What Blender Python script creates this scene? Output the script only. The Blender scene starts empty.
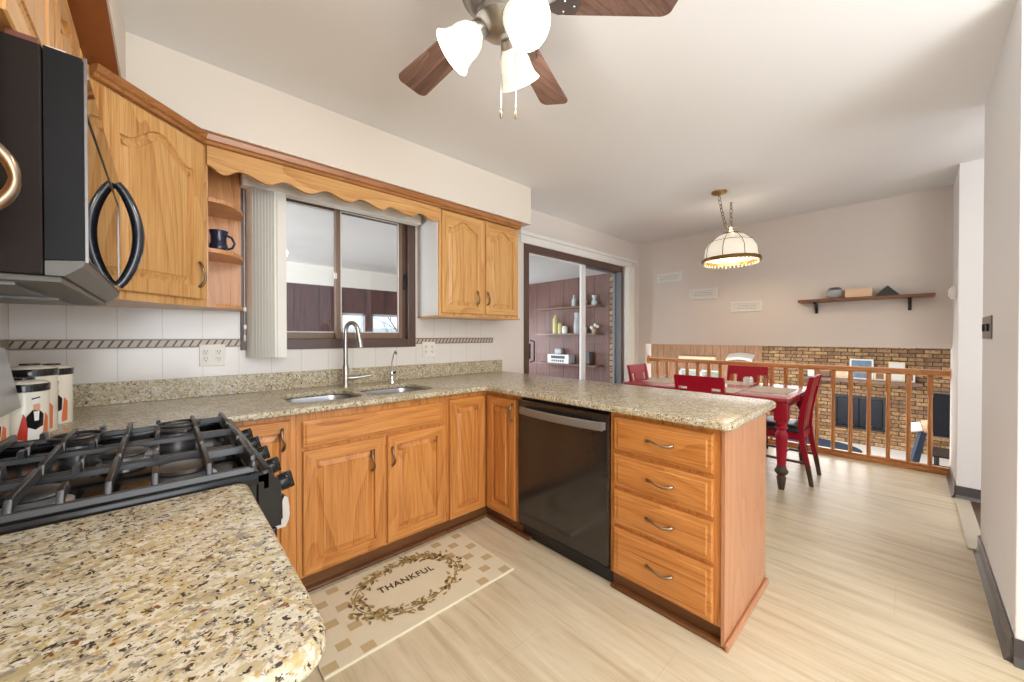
import bpy, bmesh, math, random
from mathutils import Vector, Matrix
from mathutils.geometry import tessellate_polygon
random.seed(7)
PI = math.pi
SC = bpy.context.scene
COL = SC.collection

# ---------------------------------------------------------------- camera, world, light, exposure
cam_d = bpy.data.cameras.new('camera')
cam_d.sensor_width = 36.0
cam_d.lens = 373.6 / 1024 * 36.0
cam_d.shift_y = -2 / 1024
cam_d.clip_start = 0.02
cam_o = bpy.data.objects.new('camera', cam_d)
COL.objects.link(cam_o)
cam_o.location = (0, 0, 1.26)
cam_o.rotation_euler = (math.radians(90) - 0.008, 0, math.radians(47.0 - 90.0))
SC.camera = cam_o

W = bpy.data.worlds.new('world')
SC.world = W
W.use_nodes = True
bg = W.node_tree.nodes['Background']
bg.inputs[0].default_value = (0.86, 0.93, 1.0, 1)
bg.inputs[1].default_value = 2.0

SC.view_settings.view_transform = 'Standard'
SC.view_settings.look = 'None'
SC.view_settings.gamma = 1.0
SC.view_settings.use_curve_mapping = False
SC.view_settings.exposure = -0.08


def area(name, loc, size, power, color=(1, 1, 1), rot=(0, 0, 0), size_y=None):
    d = bpy.data.lights.new(name, 'AREA')
    d.energy = power
    d.color = color
    d.size = size
    if size_y:
        d.shape = 'RECTANGLE'
        d.size_y = size_y
    o = bpy.data.objects.new(name, d)
    COL.objects.link(o)
    o.location = loc
    o.rotation_euler = rot
    return o


def point(name, loc, power, color, r=0.03):
    d = bpy.data.lights.new(name, 'POINT')
    d.energy = power
    d.color = color
    d.shadow_soft_size = r
    o = bpy.data.objects.new(name, d)
    COL.objects.link(o)
    o.location = loc
    return o


# area lights added to brighten the rooms, all placed out of view
area('fill_behind_camera', (0.3, -2.9, 1.45), 1.6, 62, (0.92, 0.96, 1.0), (math.radians(90), 0, 0), 1.9)  # added soft fill from behind the camera, no window is built there
area('kitchen_top_fill', (0.5, -1.3, 2.56), 0.9, 22, (1.0, 0.97, 0.93), (0, 0, 0), 0.9)  # invented overhead fill behind the camera, without a fixture
area('ceiling_bounce_fill', (0.9, -1.5, 1.5), 1.6, 78, (0.93, 0.96, 1.0), (math.radians(180), 0, 0), 1.2)  # unseen upward area light, added to brighten the ceiling
area('hall_fill', (3.98, -1.55, 1.25), 1.0, 13, (0.95, 0.97, 1.0), (math.radians(90), 0, 0), 2.2)  # added behind the opening to brighten the dining end, no window here
area('family_room_top_fill', (8.2, 1.6, 1.08), 2.2, 140, (1.0, 0.98, 0.95), (0, 0, 0), 2.2)  # hidden under the lower ceiling, added to brighten that room
area('family_room_side_fill', (7.9, 5.6, 0.0), 2.0, 55, (0.92, 0.96, 1.0), (math.radians(90), 0, math.radians(180)), 1.6)  # made-up side light for the lower room, no window on this side
area('family_room_up_fill', (6.6, 1.2, -0.7), 1.5, 60, (1.0, 0.97, 0.93), (math.radians(180), 0, 0), 1.5)  # unseen upward area light above the lower floor, no lamp body
area('sunroom_window_fill', (3.7, 5.22, 1.15), 1.4, 45, (0.90, 0.95, 1.0), (math.radians(75), 0, math.radians(180)), 0.9)  # fill added just inside the sunroom's back windows, hidden from the camera
area('sunroom_side_fill', (-1.9, 4.1, 1.1), 2.2, 215, (0.92, 0.96, 1.0), (math.radians(90), 0, math.radians(-90)), 1.8)  # added area light at the sunroom's open side, brightens its shelf wall

# ---------------------------------------------------------------- materials


def C8(r, g, b):
    def f(v):
        v /= 255.0
        return v / 12.92 if v <= 0.04045 else ((v + 0.055) / 1.055) ** 2.4
    return (f(r), f(g), f(b), 1)


class NT:
    def __init__(self, name):
        self.m = bpy.data.materials.new(name)
        self.m.use_nodes = True
        self.t = self.m.node_tree
        self.b = self.t.nodes['Principled BSDF']
        self.o = self.t.nodes['Material Output']

    def n(self, typ, **kw):
        nd = self.t.nodes.new(typ)
        for k, v in kw.items():
            setattr(nd, k, v)
        return nd

    def l(self, a, b):
        self.t.links.new(a, b)

    def ramp(self, fac, stops, interp='LINEAR'):
        r = self.n('ShaderNodeValToRGB')
        r.color_ramp.interpolation = interp
        e = r.color_ramp.elements
        while len(e) < len(stops):
            e.new(0.5)
        for i, (p, c) in enumerate(stops):
            e[i].position = p
            e[i].color = c
        self.l(fac, r.inputs[0])
        return r.outputs[0]

    def coords(self, scale=(1, 1, 1), rnd=0.0, rot=(0, 0, 0)):
        tc = self.n('ShaderNodeTexCoord')
        out = tc.outputs['Object']
        if rnd:
            oi = self.n('ShaderNodeObjectInfo')
            ml = self.n('ShaderNodeMath', operation='MULTIPLY')
            ml.inputs[1].default_value = rnd
            self.l(oi.outputs['Random'], ml.inputs[0])
            ad = self.n('ShaderNodeVectorMath', operation='ADD')
            self.l(out, ad.inputs[0])
            self.l(ml.outputs[0], ad.inputs[1])
            out = ad.outputs[0]
        mp = self.n('ShaderNodeMapping')
        mp.inputs['Scale'].default_value = scale
        mp.inputs['Rotation'].default_value = rot
        self.l(out, mp.inputs['Vector'])
        return mp.outputs[0]

    def noise(self, vec, scale, detail=2, rough=0.5, dist=0.0):
        nd = self.n('ShaderNodeTexNoise')
        nd.inputs['Scale'].default_value = scale
        nd.inputs['Detail'].default_value = detail
        nd.inputs['Roughness'].default_value = rough
        nd.inputs['Distortion'].default_value = dist
        self.l(vec, nd.inputs['Vector'])
        return nd.outputs['Fac']

    def mix(self, fac, a, b, blend='MIX'):
        m = self.n('ShaderNodeMix', data_type='RGBA', blend_type=blend)
        if isinstance(fac, float):
            m.inputs[0].default_value = fac
        else:
            self.l(fac, m.inputs[0])
        for i, v in ((6, a), (7, b)):
            if isinstance(v, tuple):
                m.inputs[i].default_value = v
            else:
                self.l(v, m.inputs[i])
        return m.outputs[2]

    def math(self, op, a, b=0.0, c=None):
        m = self.n('ShaderNodeMath', operation=op)
        for i, v in enumerate((a, b) if c is None else (a, b, c)):
            if isinstance(v, (int, float)):
                m.inputs[i].default_value = v
            else:
                self.l(v, m.inputs[i])
        return m.outputs[0]

    def sep(self, vec):
        s = self.n('ShaderNodeSeparateXYZ')
        self.l(vec, s.inputs[0])
        return s.outputs

    def bump(self, h, strength=0.1, dist=0.01):
        b = self.n('ShaderNodeBump')
        b.inputs['Strength'].default_value = strength
        b.inputs['Distance'].default_value = dist
        self.l(h, b.inputs['Height'])
        self.l(b.outputs[0], self.b.inputs['Normal'])

    def fin(self, col=None, rough=0.5, metal=0.0, spec=None, coat=0.0):
        if col is not None:
            if isinstance(col, tuple):
                self.b.inputs['Base Color'].default_value = col
            else:
                self.l(col, self.b.inputs['Base Color'])
        if isinstance(rough, (int, float)):
            self.b.inputs['Roughness'].default_value = rough
        else:
            self.l(rough, self.b.inputs['Roughness'])
        self.b.inputs['Metallic'].default_value = metal
        if spec is not None:
            self.b.inputs['Specular IOR Level'].default_value = spec
        if coat:
            self.b.inputs['Coat Weight'].default_value = coat
            self.b.inputs['Coat Roughness'].default_value = 0.12
        return self.m


M = {}


def plain(name, col, rough=0.5, metal=0.0, spec=None, coat=0.0, var=0.04, vs=30):
    k = NT(name)
    v = k.noise(k.coords(), vs, 2)
    d = tuple(max(0, c * (1 - var)) for c in col[:3]) + (1,)
    e = tuple(min(1, c * (1 + var)) for c in col[:3]) + (1,)
    M[name] = k.fin(k.mix(v, d, e), rough, metal, spec, coat)
    return M[name]


def oak(name, axis, dark, mid, light, rough=0.33):
    k = NT(name)
    s = [3.4, 3.4, 3.4]
    s[axis] = 0.42
    v = k.coords(tuple(s), rnd=17.0)
    n1 = k.noise(v, 1.0, 1.5, 0.4, 0.15)
    rings = k.math('FRACT', k.math('MULTIPLY', n1, 19.0))
    rings = k.math('POWER', rings, 2.2)
    s2 = [190.0, 190.0, 190.0]
    s2[axis] = 5.0
    v2 = k.coords(tuple(s2), rnd=5.0)
    fine = k.noise(v2, 1.0, 2, 0.6)
    s3 = [26.0, 26.0, 26.0]
    s3[axis] = 1.2
    mid_n = k.noise(k.coords(tuple(s3), rnd=3.0), 1.0, 3, 0.6)
    f = k.math('SUBTRACT', 0.58, k.math('MULTIPLY', rings, 0.20))
    f = k.math('ADD', f, k.math('MULTIPLY', k.math('SUBTRACT', fine, 0.5), 0.75))
    f = k.math('ADD', f, k.math('MULTIPLY', k.math('SUBTRACT', mid_n, 0.5), 0.55))
    col = k.ramp(f, [(0.15, dark), (0.48, mid), (0.78, light)])
    k.bump(fine, 0.02, 0.001)
    M[name] = k.fin(col, rough, 0, 0.4, 0.10)


# honey oak (wall cabinets) and the redder oak of the base cabinets, grain along x / y / z
for ax, nm in enumerate('xyz'):
    oak('oak_upper_' + nm, ax, C8(158, 102, 50), C8(206, 154, 92), C8(222, 178, 118))
    oak('oak_base_' + nm, ax, C8(146, 84, 34), C8(196, 128, 64), C8(214, 150, 84))
    oak('oak_rail_' + nm, ax, C8(150, 92, 48), C8(188, 124, 70), C8(206, 148, 90))
    oak('oak_end_' + nm, ax, C8(166, 112, 78), C8(188, 132, 96), C8(200, 148, 112))
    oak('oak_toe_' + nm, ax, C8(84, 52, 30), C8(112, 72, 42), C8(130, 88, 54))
oak('oak_crown_x', 0, C8(124, 78, 40), C8(164, 108, 60), C8(184, 128, 76))
oak('walnut_x', 0, C8(84, 60, 52), C8(122, 92, 80), C8(150, 122, 110))
oak('walnut_y', 1, C8(84, 60, 52), C8(122, 92, 80), C8(150, 122, 110))
oak('shelf_wood_y', 1, C8(88, 54, 34), C8(118, 76, 50), C8(140, 94, 64))
oak('oak_shelf_unit', 2, C8(172, 108, 60), C8(206, 146, 92), C8(220, 166, 112))
plain('oak_trim_dark', C8(150, 88, 50), 0.4)


def granite():
    k = NT('granite')
    v = k.coords((1, 1, 1))
    w = k.coords((1.0, 1.25, 1.1), rot=(0, 0, 0.5))
    n1 = k.noise(v, 14, 3, 0.6)
    col = k.ramp(n1, [(0.3, C8(172, 154, 116)), (0.5, C8(190, 176, 144)), (0.7, C8(202, 195, 176))])
    n2 = k.noise(w, 58, 3, 0.7, 0.3)
    col = k.mix(k.ramp(n2, [(0.5, (0, 0, 0, 1)), (0.58, (1, 1, 1, 1))]), col, C8(212, 205, 186))
    n2b = k.noise(v, 86, 2, 0.6, 0.2)
    col = k.mix(k.ramp(n2b, [(0.56, (0, 0, 0, 1)), (0.62, (1, 1, 1, 1))]), col, C8(180, 156, 108))
    n3 = k.noise(w, 64, 3, 0.75, 0.4)
    col = k.mix(k.ramp(n3, [(0.39, (1, 1, 1, 1)), (0.45, (0, 0, 0, 1))]), col, C8(140, 132, 118))
    n4 = k.noise(v, 108, 2, 0.7, 0.3)
    col = k.mix(k.ramp(n4, [(0.37, (1, 1, 1, 1)), (0.41, (0, 0, 0, 1))]), col, C8(62, 54, 48))
    n5 = k.noise(v, 58, 2, 0.65, 0.5)
    col = k.mix(k.ramp(n5, [(0.655, (0, 0, 0, 1)), (0.69, (1, 1, 1, 1))]), col, C8(112, 76, 46))
    M['granite'] = k.fin(col, 0.2, 0, 0.42)


granite()


def floor_mat():
    k = NT('vinyl_plank_floor')
    v = k.coords((1, 1, 1))
    st = k.coords((22.0, 1.6, 1.0))
    n1 = k.noise(st, 1.0, 4, 0.62, 0.6)
    col = k.ramp(n1, [(0.28, C8(188, 170, 136)), (0.47, C8(208, 193, 163)), (0.7, C8(220, 207, 181))])
    n2 = k.noise(k.coords((9.0, 2.2, 1.0)), 1.3, 3, 0.6, 1.2)
    col = k.mix(k.ramp(n2, [(0.56, (0, 0, 0, 1)), (0.8, (0.6, 0.6, 0.6, 1))]), col, C8(190, 170, 136))
    x, y, z = k.sep(v)
    sx = k.math('FRACT', k.math('MULTIPLY', x, 1 / 0.30))
    seam = k.math('LESS_THAN', sx, 0.006)
    row = k.math('FLOOR', k.math('MULTIPLY', x, 1 / 0.30))
    sy = k.math('FRACT', k.math('ADD', k.math('MULTIPLY', y, 1 / 1.22), k.math('MULTIPLY', row, 0.37)))
    seam2 = k.math('LESS_THAN', sy, 0.002)
    seam = k.math('MAXIMUM', seam, seam2)
    col = k.mix(k.math('MULTIPLY', seam, 0.25), col, C8(150, 132, 108))
    k.bump(n1, 0.05, 0.003)
    M['floor'] = k.fin(col, 0.36, 0, 0.4)


floor_mat()


def wallpaint(name, col, sc=240):
    k = NT(name)
    v = k.coords()
    n = k.noise(v, sc, 2)
    k.bump(n, 0.06, 0.002)
    M[name] = k.fin(col, 0.7, 0, 0.25)


wallpaint('wall_paint', C8(222, 214, 207))
wallpaint('soffit_paint', C8(226, 217, 205))
wallpaint('ceiling_paint', C8(236, 236, 236), 60)
wallpaint('white_paint', C8(232, 231, 230))
wallpaint('sunroom_ceiling_paint', C8(226, 224, 220))
wallpaint('sunroom_beam_paint', C8(240, 236, 226))


def tile_mat():
    k = NT('wall_tile')
    v = k.coords((1, 1, 1))
    x, y, z = k.sep(v)
    u = k.math('ADD', x, y)
    fx = k.math('FRACT', k.math('MULTIPLY', k.math('ADD', u, -0.072), 1 / 0.166))
    gx = k.math('LESS_THAN', fx, 0.016)
    col = k.mix(gx, C8(226, 221, 214), C8(196, 188, 176))
    M['tile'] = k.fin(col, 0.18, 0, 0.5)
    k = NT('rope_border_tile')
    v = k.coords((1, 1, 1))
    x, y, z = k.sep(v)
    u = k.math('ADD', x, y)
    a = k.math('ADD', k.math('MULTIPLY', u, 1 / 0.034), k.math('MULTIPLY', z, -16.0))
    fa = k.math('FRACT', a)
    s1 = k.math('LESS_THAN', fa, 0.26)
    col = k.mix(s1, C8(190, 176, 158), C8(62, 52, 48))
    z1 = k.math('ABSOLUTE', k.math('SUBTRACT', z, 1.22))
    edge = k.math('GREATER_THAN', z1, 0.0165)
    col = k.mix(edge, col, C8(112, 96, 84))
    edge2 = k.math('GREATER_THAN', z1, 0.021)
    col = k.mix(edge2, col, C8(178, 164, 148))
    M['border'] = k.fin(col, 0.35)


tile_mat()


def brick_mat():
    k = NT('brown_brick')
    v = k.coords((1, 1, 1))
    x, y, z = k.sep(v)
    cmb = k.n('ShaderNodeCombineXYZ')
    k.l(k.math('ADD', x, y), cmb.inputs[0])
    k.l(z, cmb.inputs[1])
    b = k.n('ShaderNodeTexBrick')
    k.l(cmb.outputs[0], b.inputs['Vector'])
    b.inputs['Scale'].default_value = 1.0
    b.inputs['Mortar Size'].default_value = 0.009
    b.inputs['Brick Width'].default_value = 0.23
    b.inputs['Row Height'].default_value = 0.082
    b.inputs['Color1'].default_value = C8(206, 166, 116)
    b.inputs['Color2'].default_value = C8(140, 104, 74)
    b.inputs['Mortar'].default_value = C8(62, 54, 50)
    n = k.noise(v, 22, 3, 0.6)
    col = k.mix(k.ramp(n, [(0.45, (0, 0, 0, 1)), (0.65, (0.7, 0.7, 0.7, 1))]), b.outputs['Color'], C8(92, 70, 56))
    k.bump(b.outputs['Fac'], 0.5, -0.01)
    M['brick'] = k.fin(col, 0.8)


brick_mat()


def panel_mat(name, c1, c2, groove, pitch, axis, ground=0.03):
    k = NT(name)
    v = k.coords((1, 1, 1))
    o = k.sep(v)
    f = k.math('FRACT', k.math('MULTIPLY', o[axis], 1 / pitch))
    g = k.math('LESS_THAN', f, ground)
    n = k.ramp(k.noise(k.coords((26, 26, 3.0)), 1.0, 4, 0.7, 0.4), [(0.3, (0, 0, 0, 1)), (0.7, (1, 1, 1, 1))])
    col = k.mix(n, c1, c2)
    col = k.mix(g, col, groove)
    M[name] = k.fin(col, 0.55)


panel_mat('light_paneling', C8(150, 108, 78), C8(188, 146, 114), C8(120, 84, 60), 0.20, 1, 0.05)
panel_mat('siding_y', C8(96, 62, 56), C8(126, 90, 82), C8(54, 34, 34), 0.30, 1, 0.04)
panel_mat('siding_x', C8(56, 34, 36), C8(110, 68, 64), C8(34, 20, 22), 0.30, 0, 0.04)

plain('granite_sink_steel', C8(196, 196, 196), 0.28, 1.0)
plain('steel', C8(176, 176, 178), 0.3, 1.0)
plain('nickel', C8(176, 174, 170), 0.3, 1.0)
plain('pewter', C8(150, 132, 112), 0.28, 1.0)
plain('brass', C8(150, 118, 70), 0.35, 1.0)
plain('chrome', C8(220, 220, 222), 0.1, 1.0)
plain('dark_steel', C8(112, 110, 108), 0.3, 1.0)
plain('black_gloss', C8(20, 19, 19), 0.12, 0, 0.3)
plain('black_mirror', C8(22, 20, 20), 0.015, 0, 1.0)
plain('dw_black', C8(44, 40, 37), 0.14, 0.0, 0.7)
plain('dw_handle', C8(128, 120, 112), 0.35, 0.2)
plain('black_enamel', C8(22, 22, 23), 0.16, 0, 0.32)
plain('vent_grey', C8(96, 94, 88), 0.4, 0, 0.4)
plain('cast_iron', C8(44, 43, 44), 0.3, 0, 0.6)
plain('micro_side', C8(40, 33, 29), 0.6, 0, 0.12)
plain('micro_black', C8(20, 20, 22), 0.4, 0, 0.15)
plain('black_plastic', C8(26, 26, 28), 0.35)
plain('handle_black', C8(28, 32, 40), 0.15, 0, 0.7)
plain('burner_silver', C8(205, 205, 205), 0.3, 0.8)
plain('white_plastic', C8(232, 230, 226), 0.4)
plain('ivory_plate', C8(236, 230, 218), 0.35)
plain('slot_dark', C8(70, 64, 58), 0.5)
plain('blind_white', C8(242, 240, 232), 0.5, var=0.02)
plain('brown_vinyl', C8(88, 66, 56), 0.35)
plain('brown_vinyl_light', C8(126, 100, 80), 0.35)
plain('alu_white', C8(226, 226, 226), 0.35)
plain('grey_track', C8(120, 124, 130), 0.4)
plain('cabinet_side_white', C8(222, 220, 216), 0.4)  # even off-white used on one wall cabinet side
plain('baseboard_dark', C8(74, 70, 70), 0.3)
plain('threshold', C8(196, 186, 166), 0.45)
plain('ceramic_white', C8(240, 232, 214), 0.15)
plain('ceramic_black', C8(30, 28, 28), 0.12)
plain('print_red', C8(200, 60, 40), 0.25)
plain('print_orange', C8(226, 120, 70), 0.25)
plain('print_white', C8(246, 242, 236), 0.25)
plain('print_skin', C8(222, 170, 140), 0.25)
plain('mug_blue', C8(28, 34, 62), 0.12, 0, 0.6, var=0.3)
plain('red_paint', C8(164, 18, 44), 0.3, 0, 0.4, var=0.08)
plain('table_top_red', C8(160, 42, 52), 0.25, 0, 0.5, var=0.08)
plain('dark_brown_paint', C8(78, 58, 48), 0.4)
plain('seat_leather', C8(52, 52, 58), 0.35)
plain('placemat_beige', C8(206, 194, 176), 0.7, vs=300, var=0.12)
plain('mat_cream', C8(224, 214, 186), 0.6, vs=120)
plain('mat_tan', C8(196, 174, 132), 0.6, vs=120)
plain('mat_edge', C8(160, 132, 92), 0.6)
plain('leaf_dark', C8(104, 84, 52), 0.6)
plain('leaf_olive', C8(146, 126, 76), 0.6)
plain('leaf_gold', C8(178, 152, 100), 0.6)
plain('letter_brown', C8(78, 60, 44), 0.6)
plain('dark_wood_floor', C8(88, 62, 46), 0.35, var=0.3, vs=8)
plain('carpet_light', C8(226, 222, 216), 0.95, vs=400, var=0.06)
plain('rug_blue', C8(46, 60, 80), 0.9, vs=200, var=0.12)
plain('tv_screen', C8(12, 15, 24), 0.2, 0, 0.3)
plain('firebox_black', C8(22, 24, 28), 0.3)
plain('fire_glass', C8(20, 27, 42), 0.25, 0, 0.3)
plain('frame_white', C8(236, 234, 230), 0.4)
plain('frame_cream', C8(232, 216, 180), 0.4)
plain('photo_blue', C8(96, 124, 148), 0.3, vs=14, var=0.5)
plain('photo_brown', C8(128, 92, 72), 0.3, vs=14, var=0.4)
plain('pale_print', C8(224, 222, 218), 0.6)
plain('grey_ink', C8(168, 166, 166), 0.6)
plain('pot_grey', C8(170, 172, 174), 0.4, vs=10, var=0.25)
plain('pot_dark', C8(84, 84, 88), 0.4)
plain('box_peach', C8(232, 198, 164), 0.6)
plain('dark_pyramid', C8(62, 64, 66), 0.35, var=0.35, vs=60)
plain('tan_leather', C8(190, 150, 120), 0.4)
plain('treadmill_navy', C8(30, 44, 64), 0.3)
plain('glass_bottle', C8(196, 206, 206), 0.15)
plain('bottle_yellow', C8(214, 206, 140), 0.3)
plain('flower_white', C8(240, 236, 220), 0.6)
plain('radio_white', C8(228, 230, 232), 0.35)
plain('bark', C8(120, 104, 90), 0.9)
plain('grass_ground', C8(150, 150, 122), 0.95, vs=3, var=0.2)
plain('house_siding', C8(232, 226, 212), 0.8)
plain('house_roof', C8(206, 202, 200), 0.8)
plain('paper_white', C8(236, 226, 226), 0.6)
plain('folder_brown', C8(110, 62, 48), 0.5)
plain('valance_cream', C8(240, 228, 190), 0.6)
plain('lamp_bead', C8(228, 206, 160), 0.2)
plain('crystal', C8(236, 228, 206), 0.08, 0, 0.8)


def glass(name, tint, base=0.0, rough=0.0):
    k = NT(name)
    k.t.nodes.remove(k.b)
    tr = k.n('ShaderNodeBsdfTransparent')
    tr.inputs[0].default_value = tint
    gl = k.n('ShaderNodeBsdfGlossy')
    gl.inputs['Roughness'].default_value = rough
    fr = k.n('ShaderNodeLayerWeight')
    fr.inputs[0].default_value = 0.5
    mx = k.n('ShaderNodeMixShader')
    k.l(k.math('ADD', k.math('MULTIPLY', k.math('POWER', fr.outputs['Facing'], 5.0), 0.9), 0.022 + base), mx.inputs[0])
    k.l(tr.outputs[0], mx.inputs[1])
    k.l(gl.outputs[0], mx.inputs[2])
    k.l(mx.outputs[0], k.o.inputs[0])
    M[name] = k.m


glass('window_glass', (0.93, 0.95, 0.96, 1))


def emis(name, col, strength, base=None):
    k = NT(name)
    k.fin(base or col, 0.3)
    k.b.inputs['Emission Color'].default_value = col
    k.b.inputs['Emission Strength'].default_value = strength
    M[name] = k.m


emis('shade_glass_lit', (1.0, 0.96, 0.84, 1), 0.62, C8(240, 236, 224))
emis('bulb_lit', (1.0, 0.95, 0.85, 1), 4)
emis('tiffany_panel_lit', (1.0, 0.92, 0.76, 1), 0.45, C8(235, 228, 212))

# ---------------------------------------------------------------- mesh helpers


class MB:
    def __init__(self):
        self.bm = bmesh.new()

    def _mi(self, faces, mi):
        if mi:
            for f in faces:
                f.material_index = mi

    def box(self, x0, x1, y0, y1, z0, z1, bev=0.0, mi=0, mat=None):
        r = bmesh.ops.create_cube(self.bm, size=1.0)
        vs = r['verts']
        for v in vs:
            v.co = Vector((x0 + (v.co.x + .5) * (x1 - x0), y0 + (v.co.y + .5) * (y1 - y0), z0 + (v.co.z + .5) * (z1 - z0)))
        fs = list({f for v in vs for f in v.link_faces})
        if bev:
            es = list({e for v in vs for e in v.link_edges})
            rb = bmesh.ops.bevel(self.bm, geom=es, offset=bev, segments=2, affect='EDGES', profile=0.5)
            vs = list({v for f in rb['faces'] for v in f.verts} | {v for v in vs if v.is_valid})
            fs = list({f for v in vs for f in v.link_faces})
        self._mi(fs, mi)
        if mat is not None:
            for v in vs:
                v.co = mat @ v.co
        return self

    def face(self, pts, mi=0):
        f = self.bm.faces.new([self.bm.verts.new(p) for p in pts])
        f.material_index = mi
        return self

    def prism(self, pts, fn, t0, t1, mi=0):
        """2d outline pts, fn(u,v,t)->xyz"""
        a = [self.bm.verts.new(fn(u, v, t0)) for u, v in pts]
        b = [self.bm.verts.new(fn(u, v, t1)) for u, v in pts]
        n = len(pts)
        fs = [self.bm.faces.new(a[::-1]), self.bm.faces.new(b)]
        for i in range(n):
            fs.append(self.bm.faces.new([a[i], a[(i + 1) % n], b[(i + 1) % n], b[i]]))
        self._mi(fs, mi)
        return self

    def loops(self, rings, cap0=True, cap1=True, closed=True, mi=0):
        vv = [[self.bm.verts.new(p) for p in r] for r in rings]
        fs = []
        for a, b in zip(vv, vv[1:]):
            n = len(a)
            for i in range(n if closed else n - 1):
                j = (i + 1) % n
                fs.append(self.bm.faces.new([a[i], a[j], b[j], b[i]]))
        if cap0:
            fs.append(self.bm.faces.new(vv[0][::-1]))
        if cap1:
            fs.append(self.bm.faces.new(vv[-1]))
        self._mi(fs, mi)
        return vv

    def tube(self, pts, r, seg=8, mi=0, closed=False, flat=1.0):
        pts = [Vector(p) for p in pts]
        n = len(pts)
        rr = r if isinstance(r, (list, tuple)) else [r] * n
        rings = []
        up = None
        for i, p in enumerate(pts):
            if closed:
                d = (pts[(i + 1) % n] - pts[i - 1]).normalized()
            else:
                d = (pts[min(i + 1, n - 1)] - pts[max(i - 1, 0)]).normalized()
            if up is None:
                up = Vector((0, 0, 1)) if abs(d.z) < 0.9 else Vector((1, 0, 0))
            side = d.cross(up).normalized()
            up = side.cross(d).normalized()
            rings.append([p + (side * math.cos(2 * PI * k / seg) + up * flat * math.sin(2 * PI * k / seg)) * rr[i] for k in range(seg)])
        if closed:
            rings.append(rings[0])
            self.loops(rings, False, False, mi=mi)
            bmesh.ops.remove_doubles(self.bm, verts=self.bm.verts, dist=1e-6)
        else:
            self.loops(rings, mi=mi)
        return self

    def lathe(self, prof, c=(0, 0, 0), seg=24, axis=None, mi=0, caps=(True, True)):
        """prof list of (r, h); axis direction vector"""
        ax = Vector(axis).normalized() if axis is not None else Vector((0, 0, 1))
        q = Vector((0, 0, 1)).rotation_difference(ax)
        c = Vector(c)
        rings = []
        for r, h in prof:
            r = max(r, 1e-4)
            rings.append([c + q @ Vector((r * math.cos(2 * PI * k / seg), r * math.sin(2 * PI * k / seg), h)) for k in range(seg)])
        self.loops(rings, caps[0], caps[1], mi=mi)
        return self

    def sphere(self, c, r, sx=1, sy=1, sz=1, mi=0, seg=14):
        rings = []
        n = 8
        for i in range(n + 1):
            a = PI * i / n
            rad = max(math.sin(a), 1e-3) * r
            rings.append([(c[0] + sx * rad * math.cos(2 * PI * k / seg), c[1] + sy * rad * math.sin(2 * PI * k / seg), c[2] - sz * r * math.cos(a)) for k in range(seg)])
        self.loops(rings, mi=mi)
        return self

    def build(self, name, mats, parent=None, smooth=None, recalc=True):
        if recalc:
            bmesh.ops.recalc_face_normals(self.bm, faces=self.bm.faces)
        me = bpy.data.meshes.new(name)
        self.bm.to_mesh(me)
        self.bm.free()
        if not isinstance(mats, (list, tuple)):
            mats = [mats]
        for m in mats:
            me.materials.append(M[m])
        if smooth:
            me.shade_smooth()
            me.set_sharp_from_angle(angle=math.radians(smooth))
        return link(name, me, parent)


ROOTLOC = {}


def link(name, me, parent=None):
    """geometry is written in world coordinates; a part is shifted into its thing's frame"""
    o = bpy.data.objects.new(name, me)
    COL.objects.link(o)
    if parent is not None:
        o.parent = parent
        off = ROOTLOC.get(parent.name)
        if off is None:
            off = Vector((0, 0, 0))
        if off.length > 0:
            me.transform(Matrix.Translation(-off))
        ROOTLOC[o.name] = off
    return o


def tag(o, label=None, cat=None, group=None, kind=None):
    if label:
        o['label'] = label
    if cat:
        o['category'] = cat
    if group:
        o['group'] = group
    if kind:
        o['kind'] = kind
    return o


def thing(name, loc, label, cat, group=None):
    o = bpy.data.objects.new(name, None)
    o.empty_display_size = 0.05
    COL.objects.link(o)
    o.location = loc
    ROOTLOC[o.name] = Vector(loc)
    return tag(o, label, cat, group)


def struct(name, mb, mats, parent=None, smooth=None):
    o = mb.build(name, mats, parent, smooth)
    if parent is None:
        o['kind'] = 'structure'
    return o


def copy_tree(o, parent=None):
    c = o.copy()
    COL.objects.link(c)
    if parent is not None:
        c.parent = parent
    for ch in [k for k in bpy.data.objects if k.parent == o]:
        copy_tree(ch, c)
    return c


def slab(name, outlines, z0, z1, bev, mats, parent=None):
    """flat slab with holes and rounded edges; outer outline counter-clockwise, holes clockwise"""
    mb = MB()
    K = 5
    prof = []
    for k in range(K + 1):
        a = PI / 2 * k / K
        prof.append((bev * (1 - math.sin(a)), z0 + bev * (1 - math.cos(a))))
    for k in range(K + 1):
        a = PI / 2 * k / K
        prof.append((bev * (1 - math.cos(a)), z1 - bev * (1 - math.sin(a))))
    tops, bots = [], []
    for pts in outlines:
        rings = []
        for ins, z in prof:
            ip = inset_path(pts, ins) if ins > 1e-6 else pts
            rings.append([(x, y, z) for x, y in ip])
        vv = mb.loops(rings, False, False)
        bots.append(vv[0])
        tops.append(vv[-1])
    for loops_ in (tops, bots):
        flat = [v for l in loops_ for v in l]
        tris = tessellate_polygon([[v.co for v in l] for l in loops_])
        for t in tris:
            try:
                mb.bm.faces.new([flat[q] for q in t])
            except ValueError:
                pass
    return mb.build(name, mats, parent, 50)


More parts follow.
